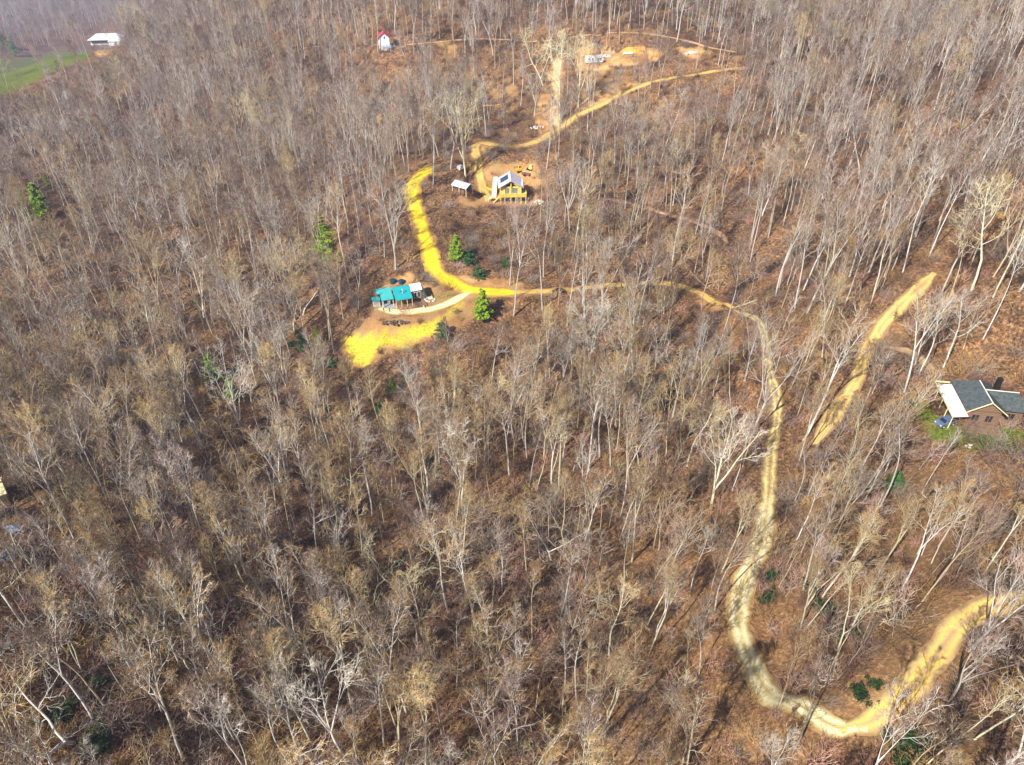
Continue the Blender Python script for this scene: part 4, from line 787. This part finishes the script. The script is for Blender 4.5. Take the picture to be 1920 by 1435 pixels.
# log house with solar panels
O = at(940, 378); gz = padw[1][3]; hs = thing('house', 'yellow log house with grey metal gable roof, solar panels and a front deck', 'house', (O[0], O[1], gz-.2), R(3.1))
P_('wall', MB().box(-.2, 6.3, .35, 7.2, -.4, 5.1).prism([(-.2, 5.1), (6.3, 5.1), (3.05, 7.0)], .35, 7.2), 'pine_board', hs)
P_('roof', MB().slab([(-.95, -.7, 5.0), (3.05, -.7, 7.35), (3.05, 7.6, 7.35), (-.95, 7.6, 5.0)][::1], .16).slab([(3.05, -.7, 7.35), (7.05, -.7, 5.0), (7.05, 7.6, 5.0), (3.05, 7.6, 7.35)], .16), 'greymetal', hs, 'pale lavender-grey metal roof')
P_('ridge_cap', MB().box(2.95, 3.15, -.74, 7.64, 7.33, 7.42), 'white', hs)
for y0 in (2.0, 3.95):
    P_('solar_panel', MB().slab([(-.1, y0, 5.62), (2.3, y0, 7.03), (2.3, y0+1.7, 7.03), (-.1, y0+1.7, 5.62)], .05), 'solar', hs)
P_('gable_recess', MB().prism([(1.25, 5.15), (4.85, 5.15), (3.05, 6.45)], .28, .35), 'deep', hs)  # flat dark panel; the shade of a recess is its colour
P_('gable_post', MB().box(2.88, 3.22, -.1, .26, 2.7, 6.9), 'pine_board', hs)
for x in (1.15, 3.75):
    window(hs, x, x+1.35, 2.75, 4.65, .35, nx=4, nm='french_door')
P_('deck', MB().box(-.35, 7.8, -1.35, .34, 2.35, 2.55).box(6.32, 7.8, .36, 3.2, 2.35, 2.55), 'deckwood', hs)
rl = MB().box(-.4, 7.85, -1.42, -1.36, 2.2, 3.3).box(7.8, 7.86, -1.35, 3.2, 2.55, 3.3)
P_('deck_railing', rl, 'pine_board', hs)
P_('railing_cap', MB().box(-.45, 7.92, -1.47, -1.33, 3.3, 3.38).box(7.76, 7.92, -1.33, 3.2, 3.3, 3.38), 'deckwood', hs)
for x in (-.2, 1.1, 2.95, 4.5, 6.2, 7.7): P_('deck_post', MB().box(x-.1, x+.1, -1.3, -1.1, -.6, 2.34), 'trim', hs)
P_('basement_door', MB().box(1.3, 2.6, .24, .345, -.2, 2.1), 'deep', hs); P_('basement_door', MB().box(3.5, 4.6, .24, .345, -.2, 2.1), 'deep', hs); P_('basement_door', MB().box(.1, .9, .24, .345, .3, 1.3), 'deep', hs)
P_('flue', MB().tube((6.75, 2.4, 4.2), (6.75, 2.4, 6.7), .14).box(6.55, 6.95, .2, 2.3, 5.22, 5.32), 'white', hs)
P_('corner_trim', MB().box(-.26, -.06, .29, .349, -.3, 5.0).box(6.14, 6.36, .29, .349, -.3, 5.0), 'trim', hs)
P_('stairs', MB().slab([(-.4, -.9, 2.5), (-.4, -.1, 2.5), (-2.6, -.6, .4), (-2.6, -1.4, .4)], .15), 'deckwood', hs)
p0, p1 = at(929, 333), at(926, 372); d = p1-p0; wk = MB(); wk.slab([(-.75, 0, .28), (.75, 0, .28), (.75+d[0], d[1], d[2]+.28), (-.75+d[0], d[1], d[2]+.28)], .35)
tag(wk.build('walkway', M['sheet'], None, tuple(p0)), 'straight pale walkway along the left side of the log house', 'walkway')
p = at(923, 378); pc = thing('porch_canopy', 'small pale canopy on posts at the foot of the log house walkway', 'canopy', p, .2); P_('canopy_roof', MB().slab([(-1.5, -.5, 1.0), (0, -.8, 1.5), (.4, .8, 1.6), (-.8, .7, 1.2)], .08).slab([(0, -.8, 1.5), (1.3, -.5, 1.0), (1.4, .5, 1.1), (.4, .8, 1.6)], .08), 'trim', pc); P_('canopy_post', MB().box(-1.3, -1.2, -.4, -.3, -.3, 1.0).box(1.15, 1.25, -.4, -.3, -.3, 1.0), 'sheet', pc)
# open carport
O = at(851, 360); cp = thing('carport', 'open shed with a pale lavender metal roof left of the log house', 'carport', tuple(O), R(-37.3))
P_('roof', MB().slab([(-.9, -.15, 2.25), (5.3, -.15, 2.25), (4.6, 2.75, 2.75), (-1.7, 2.75, 2.75)], .1).slab([(-1.7, 2.75, 2.75), (4.6, 2.75, 2.75), (4.9, 3.9, 2.3), (-1.4, 3.9, 2.3)], .1), 'greymetal', cp); P_('fascia', MB().box(-.9, 5.32, -.21, -.15, 2.1, 2.28), 'white', cp)
for x, y in ((-.6, .1), (2.2, .1), (5.0, .1), (-1.1, 3.6), (4.6, 3.6)): P_('post', MB().box(x-.08, x+.08, y-.08, y+.08, -.6, 2.15), 'trim', cp)
P_('back_wall', MB().box(-1.0, 4.4, 3.3, 3.42, -.5, 2.3), 'timber', cp); P_('stored_wood', MB().box(1.2, 3.6, .6, 1.6, -.3, .9), 'timber', cp)

# red-roofed cabin
O = padw[6]; g = hgt(O[0], O[1]).item(); cb = thing('cabin', 'tall narrow white cabin with a bright red gable roof', 'cabin', (O[0]-.1, O[1]-1.5, g), R(6))
P_('wall', MB().box(-2.3, 2.3, -1.5, 4.2, -.6, 4.9).prism([(-2.3, 4.9), (2.3, 4.9), (0, 6.7)], -1.5, 4.2), 'white', cb)
P_('roof', MB().slab([(-2.75, -1.95, 4.75), (0, -1.95, 7.0), (0, 4.6, 7.0), (-2.75, 4.6, 4.75)], .13).slab([(0, -1.95, 7.0), (2.75, -1.95, 4.75), (2.75, 4.6, 4.75), (0, 4.6, 7.0)], .13), 'redmetal', cb)
window(cb, .05, .6, 4.6, 5.5, -1.5); window(cb, -2.0, -1.7, .3, 1.1, -1.5); P_('porch_roof', MB().slab([(.7, -3.3, 1.5), (2.9, -3.3, 1.5), (2.9, -1.55, 2.1), (.7, -1.55, 2.1)], .08), 'blue', cb); P_('porch_post', MB().box(.8, .95, -3.2, -3.05, -1.6, 1.4).box(2.6, 2.75, -3.2, -3.05, -1.6, 1.4), 'white', cb)
# far white house
O = at(200, 84); g = float(hgt(O[0], O[1])); wh = thing('house', 'large white house with hip roof above the far green meadow', 'house', tuple(O), R(8))
k = np.linalg.norm(O-CAM)/F_PX; wh.scale = (1, 1.35, 1.35)
P_('wall', MB().box(-22*k, 20*k, 0, 9, -1, 4.2), 'white', wh); P_('roof', MB().slab([(-25*k, -1.6, 4.2), (22*k, -1.6, 4.2), (13*k, 9, 7.6), (-15*k, 9, 7.6)], .2).slab([(-15*k, 9, 7.6), (13*k, 9, 7.6), (22*k, 14, 4.2), (-25*k, 14, 4.2)], .2).slab([(-25*k, -1.6, 4.2), (-15*k, 9, 7.6), (-25*k, 14, 4.2)], .2).slab([(22*k, -1.6, 4.2), (22*k, 14, 4.2), (13*k, 9, 7.6)], .2), 'white', wh)
P_('porch_opening', MB().box(-20*k, 4*k, -.3, -.02, 1.2, 3.3), 'glass', wh); P_('garage_wing', MB().box(6*k, 22*k, -4, -.02, -1, 3.2), 'white', wh); P_('garage_roof', MB().slab([(5.4*k, -4.6, 3.3), (23*k, -4.6, 3.3), (23*k, -.35, 4.15), (5.4*k, -.35, 4.15)], .15), 'whitemetal', wh)  # solid dark glass band across the front wall
# grey-roofed house on the right
O = at(1790, 793); gz = padw[3][3]; gh = thing('house', 'house with grey-green shingle roof and open front gable on the right slope', 'house', (O[0], O[1], gz), R(-9.9))
P_('wall', MB().box(1.1, 6.0, -.3, 7.0, -.4, 3.1).box(6.0, 9.9, .9, 5.4, -.4, 3.1), 'timber', gh)  # dark brown includes the shadow lying on these walls
P_('roof', MB().slab([(.45, -1.1, 3.1), (3.45, -1.1, 5.3), (3.45, 5.0, 5.3), (.45, 7.7, 3.1)], .14).slab([(3.45, -1.1, 5.3), (6.5, -1.1, 3.1), (6.9, 7.7, 3.1), (3.45, 5.0, 5.3)], .14).slab([(.45, 7.7, 3.1), (3.45, 5.0, 5.3), (6.9, 7.7, 3.1)], .14), 'shingle', gh, 'steep grey-green shingled hip roof')
P_('wing_roof', MB().slab([(6.0, .3, 3.08), (10.3, .3, 3.08), (8.9, 2.9, 5.0), (3.6, 2.9, 5.0)], .14).slab([(3.6, 2.9, 5.0), (8.9, 2.9, 5.0), (10.3, 6.0, 3.08), (6.7, 6.0, 3.08)], .14).slab([(10.3, .3, 3.08), (10.3, 6.0, 3.08), (8.9, 2.9, 5.0)], .14), 'shingle', gh)
P_('gable_wall', MB().prism([(1.1, 3.0), (6.0, 3.0), (3.5, 4.85)], -.5, -.3), 'timber', gh); P_('gable_trim', MB().slab([(.4, -1.2, 3.15), (3.45, -1.2, 5.38), (3.45, -1.1, 5.38), (.4, -1.1, 3.15)], .18).slab([(3.45, -1.2, 5.38), (6.55, -1.2, 3.15), (6.55, -1.1, 3.15), (3.45, -1.1, 5.38)], .18), 'trim', gh)
P_('ridge_cap', MB().tube((3.45, -1.1, 5.33), (3.45, 5.0, 5.33), .09, k=6).tube((3.6, 2.9, 5.03), (8.9, 2.9, 5.03), .08, k=6), 'sheet', gh)
P_('awning_roof', MB().slab([(-1.75, -2.1, 2.55), (.35, -2.1, 2.95), (.35, 6.6, 2.95), (-1.75, 6.6, 2.55)], .1), 'white', gh, 'long bright white metal awning roof')
P_('awning_frame', MB().box(-1.95, -1.8, -2.2, 7.7, 2.4, 2.6).box(-1.8, .5, 7.5, 7.7, 2.5, 2.7), 'trim', gh)
for y in (-1.9, .6, 3.1, 5.6): P_('awning_post', MB().box(-1.75, -1.63, y, y+.12, -.4, 2.4), 'trim', gh)
P_('porch_wall', MB().box(.5, .9, -1.8, 6.8, 2.6, 2.98), 'brick', gh); window(gh, 1.9, 2.9, .9, 2.1, -.3, 2, 'timber'); window(gh, 4.0, 5.0, .9, 2.1, -.3, 2, 'timber'); window(gh, 7.5, 8.7, .9, 2.1, .9, 2, 'timber'); P_('chimney', MB().box(6.9, 7.6, 6.1, 6.8, -.4, 5.2), 'deep', gh); P_('deck', MB().box(.9, 6.2, -2.6, -.5, -.3, .35), 'timber', gh)

# vehicles
def car(loc, rz, paint, name, lab, L=3.6, W=1.5, pickup=False, cat='car'):
    t = thing(name, lab, cat, loc, rz); b = MB()
    pr = [(-.5, .28), (-.5, .62), (-.44, .78), (-.22, .82), (-.14, 1.18), (.16, 1.2), (.27, .84), (.47, .76), (.5, .6), (.5, .28)] if pickup else [(-.5, .28), (-.5, .66), (-.46, .9), (-.36, 1.26), (.12, 1.3), (.26, .88), (.47, .78), (.5, .6), (.5, .28)]
    if pickup: pr = [(-.5, .28), (-.5, .8), (-.2, .8), (-.17, 1.28), (.12, 1.3), (.25, .86), (.47, .78), (.5, .6), (.5, .28)]
    pr = [(a*L, z*1.05) for a, z in pr]; V = [(a, -W/2, z) for a, z in pr]+[(a, W/2, z) for a, z in pr]
    V = [(x, y*(.82 if z > 1.0 else 1), z) for x, y, z in V]; n = len(pr); b.add(V, [(i, (i+1) % n, n+(i+1) % n, n+i) for i in range(n)]+[(0, i+1, i) for i in range(1, n-1)]+[(n, n+i, n+i+1) for i in range(1, n-1)])
    P_('body', b, paint, t)
    g = MB(); x0, x1 = (-.17*L, .13*L) if pickup else (-.36*L, .14*L)
    for s in (-1, 1): g.add([(x0, s*W*.455, .96), (x1+.06*L, s*W*.455, .96), (x1-.02*L, s*W*.425, 1.3), (x0+.03*L, s*W*.425, 1.3)], [(0, 1, 2, 3)])
    g.add([(x1+.135*L, -W*.4, .95), (x1+.135*L, W*.4, .95), (x1+.005*L, W*.37, 1.36), (x1+.005*L, -W*.37, 1.36)], [(0, 1, 2, 3)]); P_('windows', g, 'glass', t)
    for sx in (-.31, .31):
        for s in (-1, 1):
            w = P_('wheel', MB().tube((sx*L, s*(W/2-.16), .3), (sx*L, s*(W/2+.02), .3), .31, k=14), 'rubber', t); P_('hubcap', MB().tube((sx*L, s*(W/2+.02), .3), (sx*L, s*(W/2+.035), .3), .17, k=10), 'sheet', w)
    for s in (-1, 1): P_('headlight', MB().box(L*.495, L*.505, s*W*.38-.12, s*W*.38+.12, .6, .74), 'white', t)
    return t
def gp(a, b, up=.06): p = at(a, b); return (p[0], p[1], p[2]+up)
car(gp(1047, 551, .12), math.radians(185), 'carblack', 'jeep', 'black jeep driving on the narrow ochre road between trunks', 3.4)
car(gp(1137, 109), R(10), 'carwhite', 'pickup_truck', 'white pickup truck parked right behind the camper trailer', 3.9, pickup=True, cat='pickup truck')
car(gp(1770, 797), R(200), 'carblue', 'car', 'dark blue-grey car beside the white awning of the grey-roofed house', 3.2)
car(gp(12, 968), R(30), 'carblack', 'car', 'black car below the cream building at the left edge', 3.2); car(gp(12, 1050), R(20), 'carblue', 'car', 'blue car at the left edge below the blue-grey tent', 3.2)
car(gp(864, 318), R(60), 'carwhite', 'car', 'white car half hidden behind the big tree above the carport', 3.2)
O = at(1099, 121); rv = thing('camper_trailer', 'white camper trailer with blue markings in the upper clearing', 'trailer', tuple(O+np.array([0, .3, 0])), R(9))
P_('body', MB().prism([(0, .5), (6.9, .5), (7.2, 1.6), (6.9, 2.9), (.2, 2.9), (0, 2.6)], 0, 2.3), 'carwhite', rv); P_('stripe', MB().box(.3, 6.8, -.02, -.003, 1.0, 1.25), 'rvblue', rv)
for x in (.8, 2.3, 4.4, 5.6): window(rv, x, x+.8, 1.5, 2.2, 0)
P_('door', MB().box(3.4, 4.0, -.04, -.003, .6, 2.3), 'rvblue', rv); P_('roof_vent', MB().box(2, 2.7, .8, 1.4, 2.9, 3.05).box(4.6, 5.2, .9, 1.5, 2.9, 3.1), 'sheet', rv)
for x in (2.9, 3.8): P_('wheel', MB().tube((x, -.05, .35), (x, .2, .35), .36, k=14), 'rubber', rv)
P_('hitch', MB().box(7.0, 8.1, 1.0, 1.25, .45, .6), 'darkmetal', rv)
p = at(1168, 103); pp = thing('culvert_pipe', 'pale corrugated culvert pipe lying before the orange soil bank', 'pipe', (p[0], p[1], p[2]+.5), R(8)); P_('pipe_wall', MB().tube((0, 0, 0), (4.2, 0, 0), .55, k=16, caps=False).tube((0, 0, 0), (4.2, 0, 0), .48, k=16, caps=False), 'sheet', pp); P_('pipe_mouth', MB().tube((4.12, 0, 0), (4.14, 0, 0), .48, k=16), 'deep', pp)  # dark disc stands for the shade inside the pipe
p = at(1292, 102); tk = thing('gas_tank', 'long white gas tank on the cleared bank near the top right', 'gas tank', (p[0], p[1], p[2]+.6), R(2)); P_('tank_shell', MB().tube((0, 0, 0), (3.1, 0, 0), .48, k=14).blob((0, 0, 0), .47, 1, (1, 1, 1), 0, 8, 12).blob((3.1, 0, 0), .47, 1, (1, 1, 1), 0, 8, 12), 'carwhite', tk, smooth=True); P_('saddle', MB().box(.5, .7, -.4, .4, -.7, -.42).box(2.4, 2.6, -.4, .4, -.7, -.42), 'concrete', tk)
p = at(1287, 104); tag(MB().blob((0, 0, .5), .65, 4, (1.2, 1, 1), .12).build('boulder', M['stone'], None, tuple(p)), 'round pale boulder left of the white gas tank', 'boulder')
def pile(a, b, w, d_, h, mat, nm, lab, cat, n=1, seed=0):
    p = at(a, b); mb = MB(); rg = random.Random(seed)
    if n == 1: mb.blob((0, 0, 0), 1, seed, (w, d_, h), .16, 9, 18)
    else:
        for k in range(n): q = rg.random()**.5; t_ = rg.uniform(0, 6.28); mb.blob((w*q*math.cos(t_), d_*q*math.sin(t_), h*(1-q)*.8), rg.uniform(.18, .42)*min(1, w), k, (1, 1, .8), .3, 4, 6)
    tag(mb.build(nm, M[mat], None, tuple(p), smooth=(n == 1)), lab, cat)
pile(1111, 103, 3.6, 2.0, 2.9, 'soilpile', 'soil_pile', 'peaked orange soil pile behind the camper trailer', 'soil pile', 1, 3); pile(1187, 99, 5.0, 1.6, 2.1, 'soilpile', 'soil_pile', 'long orange soil bank behind the culvert pipe', 'soil pile', 1, 5); pile(1232, 104, 2.6, 1.3, 1.3, 'soilpile', 'soil_pile', 'smaller brown soil pile right of the culvert pipe', 'soil pile', 1, 6)
pile(1011, 380, 1.7, 1.2, 1.2, 'stone', 'rock_pile', 'heap of pale rocks right of the log house', 'rock pile', 34, 2); pile(1815, 838, 1.0, .6, .5, 'stone', 'rock_pile', 'few white rocks on the lawn below the grey-roofed house', 'rock pile', 9, 4); pile(1010, 240, 3.0, 2.0, .8, 'stone', 'brush_pile', 'heap of pale cut branches and rocks left of the clay strip', 'brush pile', 40, 8)
pile(742, 606, 3.6, 1.1, .7, 'cloth_tan', 'brush_pile', 'grey-brown heap of brush below the pale driveway', 'brush pile', 60, 9)
# yellow digger, rusty trailer and yellow loader behind the log house
p = at(973, 322); dg = thing('excavator', 'orange-yellow excavator behind the log house', 'excavator', tuple(p), R(20))
P_('tracks', MB().box(-1.0, 1.0, -.8, -.45, 0, .45).box(-1.0, 1.0, .45, .8, 0, .45), 'rubber', dg); P_('body', MB().prism([(-1.0, .5), (.7, .5), (.7, 1.0), (-.1, 1.15), (-1.0, 1.2)], -.75, .75), 'digger', dg); cbm = P_('cab', MB().prism([(-.1, 1.0), (.75, 1.0), (.7, 1.9), (-.05, 1.95)], .05, .72), 'digger', dg); P_('pane', MB().box(0, .6, .0, .045, 1.25, 1.8), 'glass', cbm)
P_('boom', MB().tube((.6, -.3, .9), (2.0, -.3, 2.4), .13, .1, 6).tube((2.0, -.3, 2.4), (3.0, -.3, 1.2), .1, .08, 6), 'digger', dg); P_('bucket', MB().prism([(2.8, 1.2), (3.2, 1.2), (3.3, .7), (2.9, .55)], -.55, -.05), 'darkmetal', dg)
p = at(987, 329); tr = thing('flatbed_trailer', 'rusty brown flatbed trailer with a pale front rail behind the log house', 'trailer', tuple(p), R(-12)); P_('bed', MB().box(-1.6, 1.5, -.75, .75, .45, .85), 'rust', tr); P_('rail', MB().box(-1.6, 1.5, .7, .78, 1.0, 1.12).box(-1.6, -1.5, .7, .78, .85, 1.0).box(1.4, 1.5, .7, .78, .85, 1.0), 'sheet', tr)
for x in (-.6, 1.2): P_('wheel', MB().tube((x, -.9, .3), (x, -.72, .3), .32, k=12), 'rubber', tr)
p = at(995, 319); ld = thing('skid_loader', 'small pale yellow skid loader parked beyond the rusty trailer', 'loader', tuple(p), R(150)); P_('body', MB().prism([(-.8, .3), (.6, .3), (.6, .8), (-.8, 1.0)], -.6, .6), 'deckwood', ld); P_('cab', MB().box(-.5, .4, -.45, .45, 1.0, 1.7), 'deckwood', ld); P_('bucket', MB().prism([(.9, .1), (1.5, .1), (1.0, .8)], -.7, .7), 'darkmetal', ld)
for x in (-.5, .35):
    for s in (-1, 1): P_('wheel', MB().tube((x, s*.6, .3), (x, s*.78, .3), .3, k=12), 'rubber', ld)
# left edge
O = at(4, 962); lb = thing('house', 'cream-sided house cut off by the left edge', 'house', (O[0]-1.3, O[1]+.2, O[2]), R(38)); P_('wall', MB().box(-5, 2.6, 0, 4.5, -.5, 3.4), 'cream_siding', lb); P_('roof', MB().slab([(-5.4, -.5, 3.45), (3.0, -.5, 3.45), (3.0, 2.3, 4.8), (-5.4, 2.3, 4.8)], .12).slab([(-5.4, 2.3, 4.8), (3.0, 2.3, 4.8), (3.0, 5.0, 3.45), (-5.4, 5.0, 3.45)], .12), 'trim', lb)
for x in (-3.0, -1.0, 1.0): window(lb, x, x+.7, 1.6, 2.6, 0)
p = at(32, 1003); tn = thing('canopy_tent', 'small blue-grey canopy tent near the left edge', 'tent', tuple(p), R(25)); P_('tent_top', MB().add([(-1.2, -1, 1.7), (1.2, -1, 1.7), (1.2, 1, 1.7), (-1.2, 1, 1.7), (0, 0, 2.5)], [(0, 1, 4), (1, 2, 4), (2, 3, 4), (3, 0, 4)]), 'blue', tn)
for x, y in ((-1.15, -.95), (1.15, -.95), (1.15, .95), (-1.15, .95)): P_('leg', MB().tube((x, y, -.2), (x, y, 1.7), .035, k=5), 'sheet', tn)
# ---------------------------------------------------------------- air
hz, ht, hb = newmat('haze_air'); ht.nodes.remove(hb)
pv = N(ht, 'ShaderNodeVolumePrincipled'); pv.inputs['Color'].default_value = (.60, .66, 1.0, 1); pv.inputs['Density'].default_value = .00029; pv.inputs['Anisotropy'].default_value = .1
ht.links.new(pv.outputs[0], ht.nodes['Material Output'].inputs['Volume'])
b = MB().box(-1420, 1420, -370, 2330, GZ.min()-1.0, max(GZ.max()+32, 124)); h = b.build('haze', hz); tag(h, 'thin bluish haze in the valley air', kind='stuff')
